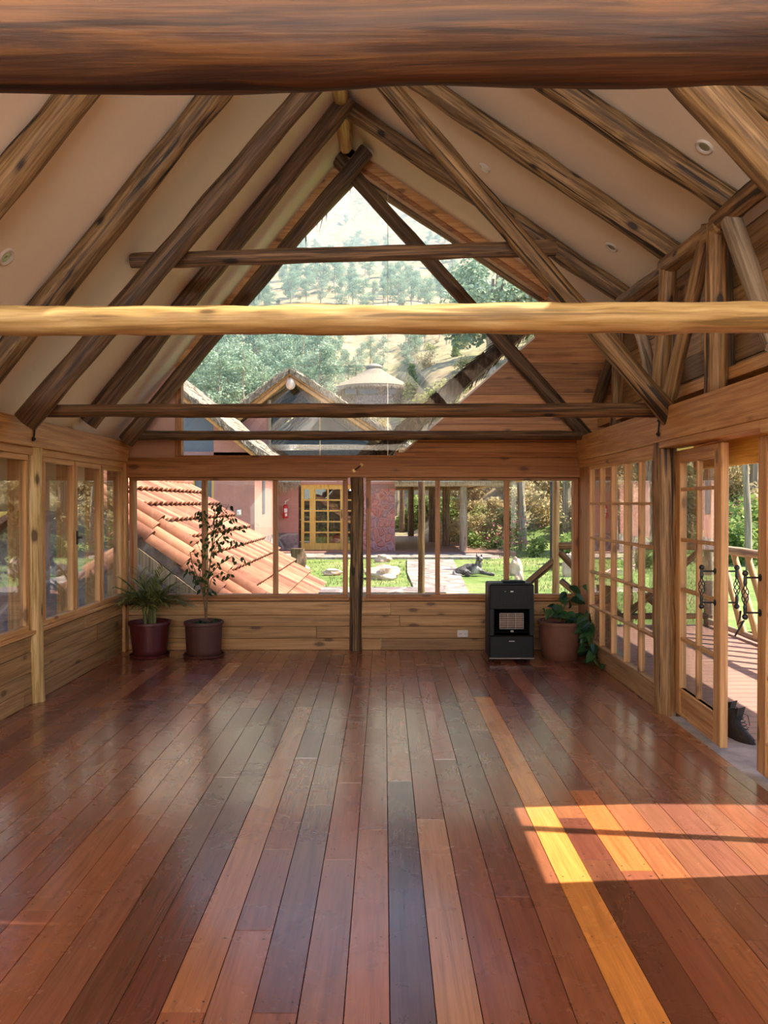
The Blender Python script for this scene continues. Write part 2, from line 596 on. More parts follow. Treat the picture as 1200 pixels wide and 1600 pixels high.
    def ball(s, c, r, n=12, m=8, wob=0., seed=0):
        c = Vector(c)
        r = Vector(r) if hasattr(r, '__len__') else Vector((r, r, r))
        vs = []
        for i in range(m + 1):
            ph = PI * i / m
            for k in range(n):
                th = 2 * PI * k / n
                d = Vector((math.sin(ph) * math.cos(th), math.sin(ph) * math.sin(th), math.cos(ph)))
                q = 1 + (wob * noise.noise(d * 1.7 + Vector((seed * 3.1, 0, 0))) if wob else 0)
                vs.append(c + Vector((d.x * r.x, d.y * r.y, d.z * r.z)) * q)
        fs = [(i * n + k, i * n + (k + 1) % n, (i + 1) * n + (k + 1) % n, (i + 1) * n + k) for i in range(m) for k in range(n)]
        return s.add(vs, fs)

    def build_each(s, name, mat, parent=None, loc=None, smooth=False):
        """every piece as an object of its own"""
        out = []
        for a, b, c, d in s.ch:
            q = MB()
            q.tone = s.t[c]
            q.add(s.v[a:b], [[i - a for i in f] for f in s.f[c:d]])
            out.append(q.build(name, mat, parent, loc, smooth))
        return out

    def build(s, name, mat, parent=None, loc=None, smooth=False, fix=True):
        if parent is not None:
            off = Vector((0, 0, 0))
            p = parent
            while p is not None:
                off += p.location
                p = p.parent
        elif loc is not None:
            off = Vector(loc)
        else:
            xs = [p.x for p in s.v]
            ys = [p.y for p in s.v]
            zs = [p.z for p in s.v]
            off = Vector(((min(xs) + max(xs)) / 2, (min(ys) + max(ys)) / 2, min(zs)))
        me = bpy.data.meshes.new(name)
        me.from_pydata([tuple(p - off) for p in s.v], [], s.f)
        for mm in (mat if isinstance(mat, (list, tuple)) else [mat]):
            me.materials.append(mm)
        a = me.attributes.new('tone', 'FLOAT', 'FACE')
        a.data.foreach_set('value', s.t)
        me.polygons.foreach_set('material_index', s.m)
        if any(c_ != (.5, .5, .5) for c_ in s.c):
            ca = me.attributes.new('plank', 'FLOAT_COLOR', 'FACE')
            ca.data.foreach_set('color', [q for c_ in s.c for q in (*c_, 1)])
        me.update()
        if fix:
            bm = bmesh.new()
            bm.from_mesh(me)
            bmesh.ops.recalc_face_normals(bm, faces=bm.faces)
            bm.to_mesh(me)
            bm.free()
        if smooth:
            me.polygons.foreach_set('use_smooth', [True] * len(me.polygons))
            try:
                me.set_sharp_from_angle(angle=R(40))
            except Exception:
                pass
        o = bpy.data.objects.new(name, me)
        COL.objects.link(o)
        if parent is not None:
            o.parent = parent
        else:
            o.location = off
        return o


def tag(o, label, cat, group=None, kind=None):
    if label:
        o['label'] = label
    if cat:
        o['category'] = cat
    if group:
        o['group'] = group
    if kind:
        o['kind'] = kind
    return o


def struct(o, label=None, cat=None):
    o['kind'] = 'structure'
    if label:
        o['label'] = label
    if cat:
        o['category'] = cat
    return o


def empty(name, loc, label=None, cat=None, group=None, kind=None):
    o = bpy.data.objects.new(name, None)
    o.empty_display_size = .2
    COL.objects.link(o)
    o.location = loc
    tag(o, label, cat, group, kind)
    return o


def copy_tree(o, parent=None):
    c = o.copy()
    COL.objects.link(c)
    if parent is not None:
        c.parent = parent
    for ch in list(o.children):
        copy_tree(ch, c)
    return c


LOGN = [0]


def log(name, p0, p1, r0, r1=None, mat='log', label=None, cat='beam', group=None, bow=0., n=14, wob=.16, seg=None, parent=None):
    """a round timber between two points, grain along its own length"""
    LOGN[0] += 1
    sd = LOGN[0]
    p0 = Vector(p0)
    p1 = Vector(p1)
    r1 = r0 if r1 is None else r1
    L = (p1 - p0).length
    seg = seg or max(8, int(L / .12))
    mb = MB()
    mb.tone = .25 + .5 * ((sd * .618) % 1)
    pts = []
    rad = []
    for i in range(seg + 1):
        t = i / seg
        b = bow * math.sin(PI * t)
        e = wob * .25 * r0
        w1 = noise.noise(Vector((t * L * .9, sd * 3.7, 0))) * e
        w2 = noise.noise(Vector((t * L * .9, sd * 3.7, 9))) * e
        pts.append(Vector((b + w1, w2, t * L)))
        rr = r0 + (r1 - r0) * t
        rad.append(rr * (1 + .07 * noise.noise(Vector((t * L * 1.6, sd * 1.7, 4)))))
    mb.tube(pts, rad, n, True, wob, sd)
    q = (p1 - p0).to_track_quat('Z', 'Y')
    o = mb.build(name, M[mat], loc=(0, 0, 0), smooth=True)
    o.location = p0
    o.rotation_mode = 'QUATERNION'
    o.rotation_quaternion = q
    if parent is not None:
        o.parent = parent
        o.location = p0 - parent.location
    if label:
        tag(o, label, cat, group)
    return o
# ================================================================== the room
XL, XR = -2.73, 2.05          # inner faces of the long walls
YF = 8.05                     # inner face of the far wall
YB = -3.0
RX = -.36                     # ridge


def zl(x):                    # underside of the ceiling, left slope
    return 5.27 + (x - RX) * 1.235


def zr(x):
    return 5.27 - (x - RX) * .672


XRE = 2.42                    # plane of the upper right wall

# floor: planks along Y
mb = MB()
pal = [srgb(152, 94, 62), srgb(140, 86, 60), srgb(126, 76, 54), srgb(144, 96, 70), srgb(160, 104, 66), srgb(132, 86, 68), srgb(112, 66, 50), srgb(156, 100, 70), srgb(140, 92, 70), srgb(168, 116, 76)]
rnd = random.Random(11)
PW = .14
k0 = -21
special = {(0, 0): (srgb(96, 74, 74), -3., 4.24), (1, 0): (srgb(172, 126, 94), 1.0, 3.72), (5, 0): (srgb(214, 140, 70), .5, 6.09),
           (-1, 0): (srgb(146, 102, 82), 3.6, 4.9), (-2, 0): (srgb(136, 92, 72), .8, 3.3), (-4, 0): (srgb(150, 98, 78), 1.6, 2.75), (-3, 0): (srgb(112, 74, 68), 2.3, 3.9),
           (2, 0): (srgb(160, 96, 84), 4.6, 6.6), (6, 0): (srgb(104, 60, 42), 1.2, 3.3), (7, 0): (srgb(196, 110, 58), 3.2, 4.1),
           (4, 0): (srgb(138, 84, 58), 2.0, 5.2), (-11, 0): (srgb(196, 140, 90), 5.9, 7.4), (-7, 0): (srgb(104, 62, 46), 2.1, 4.3), (8, 0): (srgb(166, 100, 74), 5.2, 7.6)}
nails = []
for k in range(k0, 18):
    x0 = .018 + k * PW
    x1 = x0 + PW
    x0 = max(x0, XL - .1)
    x1 = min(x1, XR + .02)
    if x1 - x0 < .01:
        continue
    cuts = [YB]
    y = YB
    while y < YF + .1:
        y += rnd.uniform(1.1, 3.6)
        cuts.append(min(y, YF + .1))
    sp = special.get((k, 0))
    if sp:
        c, a, b = sp
        cuts = [q for q in cuts if q < a - .3 or q > b + .3] + [a, b]
        cuts = sorted(cuts)
    for a, b in zip(cuts, cuts[1:]):
        c = rnd.choice(pal)
        j = rnd.uniform(.9, 1.08)
        c = tuple(min(1, q * j * w_) for q, w_ in zip(c[:3], (.87, .75, .78)))
        if sp and abs(a - sp[1]) < 1e-6:
            c = sp[0][:3]
        mb.tone = rnd.random()
        mb.col = c
        mb.mi = 0
        g = .0007
        dz = rnd.uniform(-.0006, .0006)
        b2 = .0014
        tx0, tx1, ty0, ty1 = x0 + g + b2, x1 - g - b2, a + g + b2, b - g - b2
        mb.add([(x0 + g, a + g, -.004), (x1 - g, a + g, -.004), (x1 - g, b - g, -.004), (x0 + g, b - g, -.004),
                (tx0, ty0, dz), (tx1, ty0, dz), (tx1, ty1, dz), (tx0, ty1, dz)],
               [(4, 5, 6, 7), (0, 1, 5, 4), (1, 2, 6, 5), (2, 3, 7, 6), (3, 0, 4, 7)])
        ys = [a + .05, b - .05]
        yy = math.ceil(a / .45) * .45
        while yy < b:
            ys.append(yy)
            yy += .45
        for yy in ys:
            for xx in (x0 + .025, x1 - .025):
                if .8 < yy < YF:
                    nails.append((xx + rnd.uniform(-.006, .006), yy + rnd.uniform(-.01, .01), dz))
mb.mi = 1
mb.tone = .5
mb.col = (.03, .02, .02)
mb.add([(XL - .2, YB, -.02), (XR + .02, YB, -.02), (XR + .02, YF + .2, -.02), (XL - .2, YF + .2, -.02), (XL - .2, YB, -.3), (XR + .02, YB, -.3), (XR + .02, YF + .2, -.3), (XL - .2, YF + .2, -.3)],
       [(0, 1, 2, 3), (7, 6, 5, 4), (0, 4, 5, 1), (1, 5, 6, 2), (2, 6, 7, 3), (3, 7, 4, 0)])
for x, y, z in nails:
    r = .0036
    mb.add([(x + r * math.cos(a), y + r * math.sin(a), z + .0006) for a in [i * PI / 3 for i in range(6)]], [tuple(range(6))])
struct(mb.build('floor', [M['floor'], M['iron']], fix=False), 'reddish brown varnished plank floor with one honey coloured plank')

# ceiling: two slopes, with an unseen slit added on the right to let sun onto the second tie beam
SY0, SY1 = 3.035, 3.10
mb = MB()
YE = YF + .75
T = .16


def slope(mbx, xa, za, xb, zb, y0, y1, t=T):
    n = Vector((-(zb - za), 0, xb - xa)).normalized()
    if n.z < 0:
        n = -n
    mbx.prism([(xa, y0, za), (xb, y0, zb), (xb, y1, zb), (xa, y1, za)], n * t)


slope(mb, XL - .7, zl(XL - .7), RX, 5.27, YB - .4, YF + .02)
struct(mb.build('ceiling', M['plaster']), 'pale plastered steep left slope of the ceiling')
mb = MB()
slope(mb, RX, 5.27, XRE + .12, zr(XRE + .12), YB - .4, SY0)
slope(mb, RX, 5.27, XRE + .12, zr(XRE + .12), SY1, YF + .02)
slope(mb, RX, 5.27, .556, zr(.556), SY0, SY1)
slope(mb, 1.82, zr(1.82), XRE + .12, zr(XRE + .12), SY0, SY1)
struct(mb.build('ceiling', M['plaster']), 'pale plastered shallow right slope of the ceiling')


def boards(mbx, poly_fn, z0, z1, rows, seed=0):
    pass


def board_wall(name, axis, c, u0, u1, z0, z1, t, mat, bh, seed, label=None, outward=1, clip=None, jitter=.0):
    """horizontal boards; axis 'x': wall in the plane Y=c spanning X; axis 'y': wall in the plane X=c spanning Y"""
    r = random.Random(seed)
    mb = MB()
    z = z0
    while z < z1 - 1e-4:
        h = min(bh * r.uniform(.85, 1.15), z1 - z)
        if z1 - (z + h) < .03:
            h = z1 - z
        us = [u0]
        u = u0
        while u < u1:
            u += r.uniform(1.6, 3.8)
            us.append(min(u, u1))
        if us[-1] - us[-2] < .3 and len(us) > 2:
            us.pop(-2)
        for a, b in zip(us, us[1:]):
            mb.tone = r.random()
            d = r.uniform(0, .006)
            lo, hi = (c - d, c + t) if outward > 0 else (c - t, c + d)
            if clip:
                pa, pb = clip(a, b, z + .002, z + h - .002)
                if not pa:
                    continue
                if axis == 'x':
                    mb.prism([(u_, lo, z_) for u_, z_ in pa], (0, hi - lo, 0))
            elif axis == 'x':
                mb.bx(a + .001, b - .001, lo, hi, z + .002, z + h - .002, .003)
            else:
                mb.bx(lo, hi, a + .001, b - .001, z + .002, z + h - .002, .003)
        z += h
    return struct(mb.build(name, M[mat], fix=True), label)


# far wall, lower boarding
SILL = .60
board_wall('wall_back', 'x', YF, XL - .1, XR + .4, 0, SILL - .03, .12, 'siding_x', .135, 3, 'horizontal brown boards under the far windows')
# boards over the far header, right of the sloping edge of the gable glass
dl0 = at(622, 712, YF)
dl1 = at(836, 528, YF)
kd = (dl1.x - dl0.x) / (dl1.z - dl0.z)


def clipd(a, b, z0, z1):
    x0 = dl0.x + (z0 - dl0.z) * kd
    x1 = dl0.x + (z1 - dl0.z) * kd
    # the gable's right edge runs back up along the roof slope
    if z1 > dl1.z + .22:
        x0 = max(x0, -9)
        x0 = RX + (5.18 - z0) / .672
        x1 = RX + (5.18 - z1) / .672
        x0, x1 = x1, x0
        x0, x1 = min(x0, x1), max(x0, x1)
        lim0, lim1 = dl1.x + .1, dl1.x + .1
        return ([(max(a, lim0), z0), (b, z0), (b, z1), (max(a, lim1), z1)], None)
    l0, l1 = max(a, x0), max(a, x1)
    if l0 >= b:
        return (None, None)
    return ([(l0, z0), (b, z0), (b, z1), (l1, z1)], None)


mb = MB()
r = random.Random(5)
z = 2.03
ztop = zr(dl1.x)
while z < 4.2:
    h = .165 * r.uniform(.85, 1.15)
    z0, z1 = z + .002, z + h - .002

    def lx(zz):
        if zz <= dl1.z:
            return dl0.x + (zz - dl0.z) * kd
        return dl1.x + (zz - dl1.z) * .15

    def rx(zz):
        return min(XRE + .1, RX + (5.27 - zz) / .672 + .05)
    if rx(z1) - lx(z1) > .1:
        mb.tone = r.random()
        d = r.uniform(0, .006)
        mb.prism([(lx(z0), YF - d, z0), (rx(z0), YF - d, z0), (rx(z1), YF - d, z1), (lx(z1), YF - d, z1)], (0, .09 + d, 0))
    z += h
struct(mb.build('wall_back', M['oxide_x']), 'brown boards beside the gable glass in the far right corner')
# plaster left of the gable glass
xg = at(281, 700, YF).x
mb = MB()
mb.prism([(XL - .2, YF, 2.03), (xg, YF, 2.03), (xg, YF, zl(xg) + .05), (XL - .2, YF, zl(XL - .2) + .05)], (0, .12, 0))
struct(mb.build('wall_back', M['plaster_pink']), 'small pinkish plaster panel left of the gable glass')
# header board
mb = MB()
mb.tone = .4
mb.bx(XL, XR + .02, YF - .06, YF + .1, 1.825, 2.035, .006)
mb.tone = .8
mb.bx(at(618, 712, YF).x, XR + .05, YF - .03, YF + .1, 2.035, 2.09, .004)
struct(mb.build('trim_1', M['oxide_x']), 'wide reddish header board over the far windows')

# far windows: two bays of three panes
def window_bay(name, label, edges, z0, z1, y, fr=.045, dep=.09):
    root = empty(name, ((edges[0] + edges[-1]) / 2, y, z0))
    struct(root, label)
    mb = MB()
    mb.tone = .35
    mb.bx(edges[0], edges[-1], y - .02, y + dep, z0, z0 + .035, .004)
    mb.bx(edges[0], edges[-1], y - .02, y + dep, z1 - .03, z1, .004)
    mb.build_each('window_rail', M['oxide_x'], root)
    for i, e in enumerate(edges):
        mb = MB()
        mb.tone = .3 + .1 * i
        wv = fr if 0 < i < len(edges) - 1 else fr * 1.1
        a = e if i == 0 else (e - wv if i == len(edges) - 1 else e - wv / 2)
        mb.bx(a, a + wv, y - .02, y + dep, z0 + .035, z1 - .03, .004)
        mb.build('mullion', M['oxide_z'], root)
    for a, b in zip(edges, edges[1:]):
        mb = MB()
        mb.bx(a + fr * .4, b - fr * .4, y + .045, y + .049, z0 + .03, z1 - .025)
        mb.build('pane', M['glass'], root)
    return root


def fx(x):
    return at(x, 840, YF).x


window_bay('window_1', 'three pane far window left of the centre post', [fx(203), fx(319), fx(430), fx(543)], SILL - .045, 1.825, YF)
window_bay('window_2', 'three pane far window right of the centre post', [fx(572), fx(684), fx(792), fx(903)], SILL - .045, 1.825, YF)
mb = MB()
mb.bx(XL, fx(546), YF - .035, YF + .1, SILL - .075, SILL - .045, .004)
mb.bx(fx(570), XR + .05, YF - .035, YF + .1, SILL - .075, SILL - .045, .004)
struct(mb.build('trim_2', M['oxide_x']), 'thin sill strip under the far windows')

# gable glass
gp = [at(281, 712, YF), at(281, 545, YF), at(522, 250, YF), at(570, 240, YF), Vector((dl1.x + .15, YF, zr(dl1.x + .15))), Vector((dl1.x, YF, dl1.z)), at(620, 712, YF)]
gp = [Vector((xg, YF, 2.035)), Vector((xg, YF, zl(xg))), Vector((RX, YF, 5.27)), Vector((dl1.x + .2, YF, zr(dl1.x + .2))), Vector((dl1.x, YF, dl1.z)), Vector((dl0.x, YF, 2.035))]
root = empty('window_3', (RX, YF, 2.035))
struct(root, 'tall gable glazing under the ridge')
xs_ = .04
mb = MB()
mb.prism([p + Vector((0, .06, 0)) for p in gp], (0, .005, 0))
mb.build('pane', M['glass'], root)


def bar(mbx, a, b, wdt, y0, y1, side=1):
    a = Vector(a)
    b = Vector(b)
    d = (b - a).normalized()
    n = Vector((-d.z, 0, d.x)) * wdt * side
    mbx.prism([Vector((a.x, y0, a.z)), Vector((b.x, y0, b.z)), Vector((b.x, y0, b.z)) + n, Vector((a.x, y0, a.z)) + n], (0, y1 - y0, 0))


for a, b, sd, wd_, dep in ((gp[1], gp[2], -1, .09, -.06), (gp[2], gp[3], -1, .09, -.06), (gp[1], gp[2], -1, .13, -.02), (gp[2], gp[3], -1, .13, -.02)):
    mb = MB()
    mb.tone = .7 if dep < -.03 else .3
    bar(mb, a, b, wd_, YF + dep, YF + .08, sd)
    mb.build('sloping_frame', M['pine_x' if dep < -.03 else 'oxide_x'], root)
mb = MB()
mb.bx(xg - .045, xg + .02, YF - .02, YF + .09, 2.035, zl(xg) + .0, .004)
mb.build('window_jamb', M['oxide_z'], root)
mb = MB()
mb.bx(xg, dl0.x, YF - .02, YF + .09, 2.035, 2.06, .003)
mb.build('window_rail', M['oxide_x'], root)
mb = MB()
bar(mb, gp[5], gp[4], .018, YF - .015, YF + .07, 1)
mb.build('sloping_frame', M['paper'], root)
mb = MB()
xsm = at(606, 400, YF).x
mb.bx(xsm - .003, xsm + .003, YF + .056, YF + .07, 2.06, zr(xsm) - .1)
mb.build('glass_seam', M['steel'], root)

# ------------------------------------------------------------------ left wall
board_wall('wall_left', 'y', XL, YB, YF + .1, 0, SILL - .03, .12, 'siding_y', .14, 8, 'horizontal pale brown boards under the left windows', outward=-1)
mb = MB()
mb.bx(XL - .14, XL + .045, YB, YF, 1.985, 2.195, .006)
struct(mb.build('trim_3', M['pine_y']), 'long planed beam on top of the left windows')
mb = MB()
mb.bx(XL - .10, XL + .02, YB, YF, 1.925, 1.985, .004)
mb.bx(XL - .10, XL + .035, YB, YF, SILL - .06, SILL - .03, .004)
struct(mb.build('trim_4', M['pine_y']), 'thin pine strips above and below the left windows')
mb = MB()
mb.prism([(XL - .1, YB, 2.195), (XL - .1, YF + .02, 2.195), (XL - .1, YF + .02, zl(XL - .1) + .1), (XL - .1, YB, zl(XL - .1) + .1)], (-.1, 0, 0))
struct(mb.build('wall_left', M['plaster']), 'narrow plaster strip above the left beam')


def side_window(name, label, y0, y1, z0, z1, x, latch=False, gl='glass_side', tone=.5):
    """one casement of the left wall with a deep outer jamb"""
    root = empty(name, (x, (y0 + y1) / 2, z0))
    struct(root, label)
    mb = MB()
    mb.tone = tone
    mb.bx(x - .035, x + .01, y0, y1, z0, z0 + .045, .004)
    mb.bx(x - .035, x + .01, y0, y1, z1 - .045, z1, .004)
    mb.build_each('sash_rail', M['pine_y'], root)
    for a in (y0, y1 - .045):
        mb = MB()
        mb.tone = tone
        mb.bx(x - .035, x + .01, a, a + .045, z0 + .045, z1 - .045, .004)
        mb.build('sash_stile', M['pine_z'], root)
    mb = MB()
    mb.tone = .3
    mb.bx(x - .14, x - .04, y1 - .03, y1 + .01, z0, z1, .003)
    mb.build('outer_jamb', M['pine_z'], root)
    mb = MB()
    mb.bx(x - .02, x - .016, y0 + .03, y1 - .03, z0 + .03, z1 - .03)
    mb.build('pane', M[gl], root)
    if latch:
        mb = MB()
        mb.bx(x + .01, x + .022, y0 + .005, y0 + .03, z0 + .62, z0 + .74, .002)
        mb.bx(x + .02, x + .045, y0 + .005, y0 + .06, z0 + .67, z0 + .69, .002)
        mb.build('latch', M['iron'], root)
    return root


Z0, Z1 = SILL - .03, 1.925
side_window('window_4', 'leftmost casement, cut by the edge of the photo', 5.02, 5.83, Z0, Z1, XL, tone=.5)
side_window('window_5', 'first casement beyond the left wall post', 6.08, 6.70, Z0, Z1, XL, tone=.7)
side_window('window_6', 'middle casement with a small dark latch', 6.72, 7.33, Z0, Z1, XL, True, tone=.6)
side_window('window_7', 'last casement before the far left corner', 7.35, 7.92, Z0, Z1, XL, tone=.4)
for i, (a, b) in enumerate(((3.2, 4.0), (4.02, 5.0), (1.4, 2.3), (2.32, 3.1))):
    side_window('window_%d' % (10 + i), 'casement of the near left wall', a, b, Z0, Z1, XL)
mb = MB()
mb.bx(XL - .1, XL + .03, YF - .12, YF, 0, 1.985, .006)
struct(mb.build('trim_5', M['pine_z']), 'squared corner post in the far left corner')
log('wall_post', (XL - .005, 5.95, 0), (XL - .02, 5.93, 1.985), .068, .075, 'log_pale', 'pale split log post between the left windows', 'post', wob=.3)
log('wall_post', (XL - .005, 3.12, 0), (XL - .02, 3.12, 1.985), .068, .075, 'log_pale', 'pale log post of the left wall nearest the camera', 'post', wob=.3)
struct(log('trim_6', (XL - .03, .9, 0), (XL - .03, .9, 1.985), .07, .07, 'log_pale'))

# ------------------------------------------------------------------ right wall
BX0, BX1 = XR, XR + .16
mb = MB()
mb.tone = .55
mb.bx(BX0 - .02, BX1, YB, YF, 2.0, 2.25, .008)
struct(mb.build('trim_7', M['pine_y']), 'deep planed beam on top of the right glazing')
mb = MB()
mb.tone = .8
mb.bx(BX0 + .0, BX1 - .02, 5.70, YF, 1.925, 2.0, .004)
mb.tone = .3
mb.bx(BX0 - .03, BX1 - .02, 4.1, 5.60, 1.955, 2.0, .004)
mb.bx(BX0 - .03, BX1 - .02, YB, 4.1, 1.93, 2.0, .004)
struct(mb.build('trim_8', M['pine_y']), 'thin board under the right beam')
board_wall('wall_right', 'y', XRE, YB, 4.15, 2.37, 3.62, .09, 'siding_y', .17, 22, 'near end of the upper right wall')
board_wall('wall_right', 'y', XRE, 4.15, YF + .05, 2.2, 3.62, .09, 'siding_y', .17, 21, 'brown boards of the upper right wall behind the log props')
mb = MB()
mb.bx(BX1 - .02, XRE + .1, 4.15, YF, 2.14, 2.2)
struct(mb.build('trim_9', M['siding_y']), 'boarded ledge behind the right beam')
board_wall('wall_right', 'y', XR, YB, 3.2, 0, 2.0, .12, 'siding_y', .15, 31, 'boards of the near right wall')

# fixed french glazing: 5 x 5 panes
root = empty('window_8', (XR + .03, 6.66, .0))
struct(root, 'fixed glazing of five by five small panes right of the heater')
ga, gb = 5.77, 7.62
gz0, gz1 = .195, 1.925
mb = MB()
mb.bx(XR, XR + .06, ga, gb, 0, gz0, .006)
mb.build('kick_board', M['siding_y'], root)
mb = MB()
mb.bx(XR, XR + .06, ga, gb, gz1 - .035, gz1, .004)
for i in range(1, 5):
    zz = gz0 + (gz1 - .035 - gz0) * i / 5
    mb.tone = .4 + .08 * i
    mb.bx(XR + .005, XR + .05, ga, gb, zz - .011, zz + .011, .003)
mb.build_each('glazing_rail', M['pine_y'], root)
mb = MB()
for i in range(6):
    yy = ga + (gb - ga) * i / 5
    ww = .045 if i in (0, 5) else .022
    mb.tone = .3 + .1 * i
    mb.bx(XR + .002, XR + .055, yy - ww / 2, yy + ww / 2, gz0, gz1 - .03, .003)
mb.build_each('glazing_bar', M['pine_z'], root)
mb = MB()
mb.bx(XR + .028, XR + .032, ga, gb, gz0, gz1 - .03)
mb.build('pane', M['glass_side'], root)
mb = MB()
mb.bx(XR + .003, XR + .12, gb + .02, YF - .01, 0, 1.93, .006)
mb.tone = .3
mb.bx(fx(905), XR + .05, YF - .05, YF + .1, 0, 1.825, .006)
mb.bx(XR + .02, XR + .4, YF - .03, YF + .1, 0, 2.05)
struct(mb.build('trim_10', M['oxide_z']), 'boarded corner post in the far right corner')
log('wall_post', (XR + .045, 5.66, -.02), (XR + .035, 5.66, 2.0), .082, .088, 'log_warm', 'round log post between the small panes and the glazed door', 'post', wob=.2)
log('wall_post', (fx(556), YF - .005, 0), (fx(558), YF - .01, 1.83), .066, .068, 'log', 'log post between the two far windows', 'post', wob=.25)

# threshold
mb = MB()
mb.bx(XR + .02, XR + .36, 3.1, 5.58, -.25, -.012, .006)
struct(mb.build('trim_11', M['concrete']), 'grey cement threshold under the glazed doors')


# door leaves, built along +Y then turned about the hinge
def door_leaf(name, label, hinge, ang, wdt, cols, handles, flip=1):
    """hinge at the origin end; leaf runs along -Y (towards the camera) in local space"""
    root = empty(name, hinge)
    root.rotation_euler = (0, 0, ang)
    struct(root, label)
    t = .05
    st = .115
    zt = 1.935
    L = Matrix.Translation(Vector(hinge))

    def B(mbx, nm, mat):
        o = mbx.build(nm, mat, loc=(0, 0, 0))
        o.parent = root
        return o
    for a in (0, wdt - st):
        mb = MB()
        mb.tone = .45 + a * .2
        mb.bx(0, t, -a - st, -a, .015, zt, .005)
        B(mb, 'stile', M['pine_z'])
    mb = MB()
    mb.bx(0, t, -wdt + st, -st, zt - .09, zt, .004)
    B(mb, 'top_rail', M['pine_y'])
    mb = MB()
    mb.tone = .8
    mb.bx(.012, t - .012, -wdt + st, -st, .02, .215)
    mb.bx(0, t, -wdt + st, -st, .195, .215, .004)
    mb.bx(0, t, -wdt + st, -st, .015, .04, .004)
    B(mb, 'bottom_panel', M['pine_y'])
    zs = [.215, .572, .93, 1.29, 1.654, 1.845]
    mb = MB()
    for zz in zs[1:-1]:
        mb.bx(.006, t - .006, -wdt + st, -st, zz - .012, zz + .012, .003)
    if cols > 1:
        yc = -wdt / 2
        mb.bx(.006, t - .006, yc - .012, yc + .012, .215, 1.845, .003)
    for o in mb.build_each('glazing_bar', M['pine_z'], loc=(0, 0, 0)):
        o.parent = root
    mb = MB()
    mb.bx(t / 2 - .002, t / 2 + .002, -wdt + st - .005, -st + .005, .21, 1.85)
    B(mb, 'pane', M['glass_side'])
    for sx_, hy, hz in handles:
        h = MB()
        x0 = 0 if sx_ < 0 else t
        xo = x0 + sx_ * .085
        zb, ztp = hz - .12, hz + .12
        for zz in (zb + .02, ztp - .02):
            h.tube([(x0, hy, zz), (xo, hy, zz)], .0055, 8)
            h.lathe([(.001, -.003), (.022, -.003), (.022, .003), (.006, .006)], 12, (0, 0, 0)) if False else None
            h.ball((x0 + sx_ * .003, hy, zz), (.006, .022, .022), 10, 6)
        h.tube([(xo, hy, zb), (xo, hy, zb + .05), (xo, hy, zb + .065)], [.008, .011, .008], 10)
        h.tube([(xo, hy, ztp - .065), (xo, hy, ztp - .05), (xo, hy, ztp)], [.008, .011, .008], 10)
        h.ball((xo, hy, zb - .004), .017, 12, 8)
        h.ball((xo, hy, ztp + .004), .017, 12, 8)
        for q in range(4):   # the twisted basket in the middle
            pts = []
            for i in range(13):
                u = i / 12
                an = q * PI / 2 + u * PI * 1.3
                rr = .004 + .015 * math.sin(PI * u)
                pts.append((xo + rr * math.cos(an), hy + rr * math.sin(an), zb + .062 + u * (.24 - .124)))
            h.tube(pts, .0032, 6)
        o = B(h, 'door_handle', M['iron'])
        o['label'] = 'black wrought iron pull handle'
    return root


d1 = door_leaf('door_1', 'glazed pine door leaf next to the round log post', (XR + .095, 5.62, 0), R(-2.6), .86, 2, [(-1, -.775, 1.02), (1, -.775, 1.02)])
d2 = door_leaf('door_2', 'second glazed pine door leaf at the right edge of the photo', (XR + .09, 4.36, 0), R(-3), .38, 1, [(-1, -.04, 1.03)])
mb = MB()
pts = [(XR - .02, 4.33, .94), (XR - .02, 4.335, .90), (XR - .04, 4.33, .86), (XR + .0, 4.33, .885), (XR - .06, 4.31, .80)]
mb.tube(pts, [.006, .005, .005, .006, .005], 6)
tag(mb.build('strap', M['black_matt'], smooth=True), 'short black strap knotted on the handle of the second door', 'strap')

# wall behind the camera, with an unseen high opening added for light
board_wall('wall_front', 'x', YB, XL - .1, XR + .3, 0, .5, .1, 'siding_x', .15, 44, None, outward=-1)
board_wall('wall_front', 'x', YB, XL - .1, XR + .3, .5, 2.1, .1, 'siding_x', .15, 45, None, outward=-1)
root = empty('window_9', (0, YB, 2.1))
struct(root, 'high framed opening added behind the camera, out of view')
mb = MB()
for x in (XL, -1.15, .4, XR):
    mb.bx(x - .04, x + .04, YB - .08, YB, 2.1, 2.6)
mb.bx(XL, XR, YB - .08, YB, 2.55, 2.68)
mb.build_each('window_frame', M['pine_z'], root)
mb = MB()
mb.prism([(XL - .3, YB, 2.66), (XRE, YB, 2.66), (XRE, YB, zr(XRE)), (RX, YB, 5.3), (XL - .3, YB, 2.68)], (0, -.1, 0))
struct(mb.build('wall_front', M['plaster']), 'plaster gable behind the camera')

# ------------------------------------------------------------------ timbers overhead
TIEZ = 2.325
# tie beams (across the room)
log('tie_beam', (XL + .0, 1.08, 2.195), (XR + .1, 1.17, 2.285), .080, .068, 'log_red', 'thick reddish tie beam crossing the very top of the photo', 'beam', wob=.12, n=32, seg=80)
tb2 = log('tie_beam', (XL + .0, 3.0, 2.262), (XR + .3, 3.0, 2.285), .055, .062, 'log_pale', 'pale sunlit tie beam, second from the camera, knotty at its left end', 'beam', wob=.16, n=28, seg=90)
log('tie_beam', at(62, 642, 5.66), at(1045, 641, 5.66), .048, .054, 'log_dark', 'dark tie beam in front of the far one, ending on the right beam', 'beam', wob=.2)
log('tie_beam', at(200, 681, 7.85), at(912, 680, 7.85), .050, .046, 'log_dark', 'farthest tie beam, right against the far wall', 'beam', wob=.2)
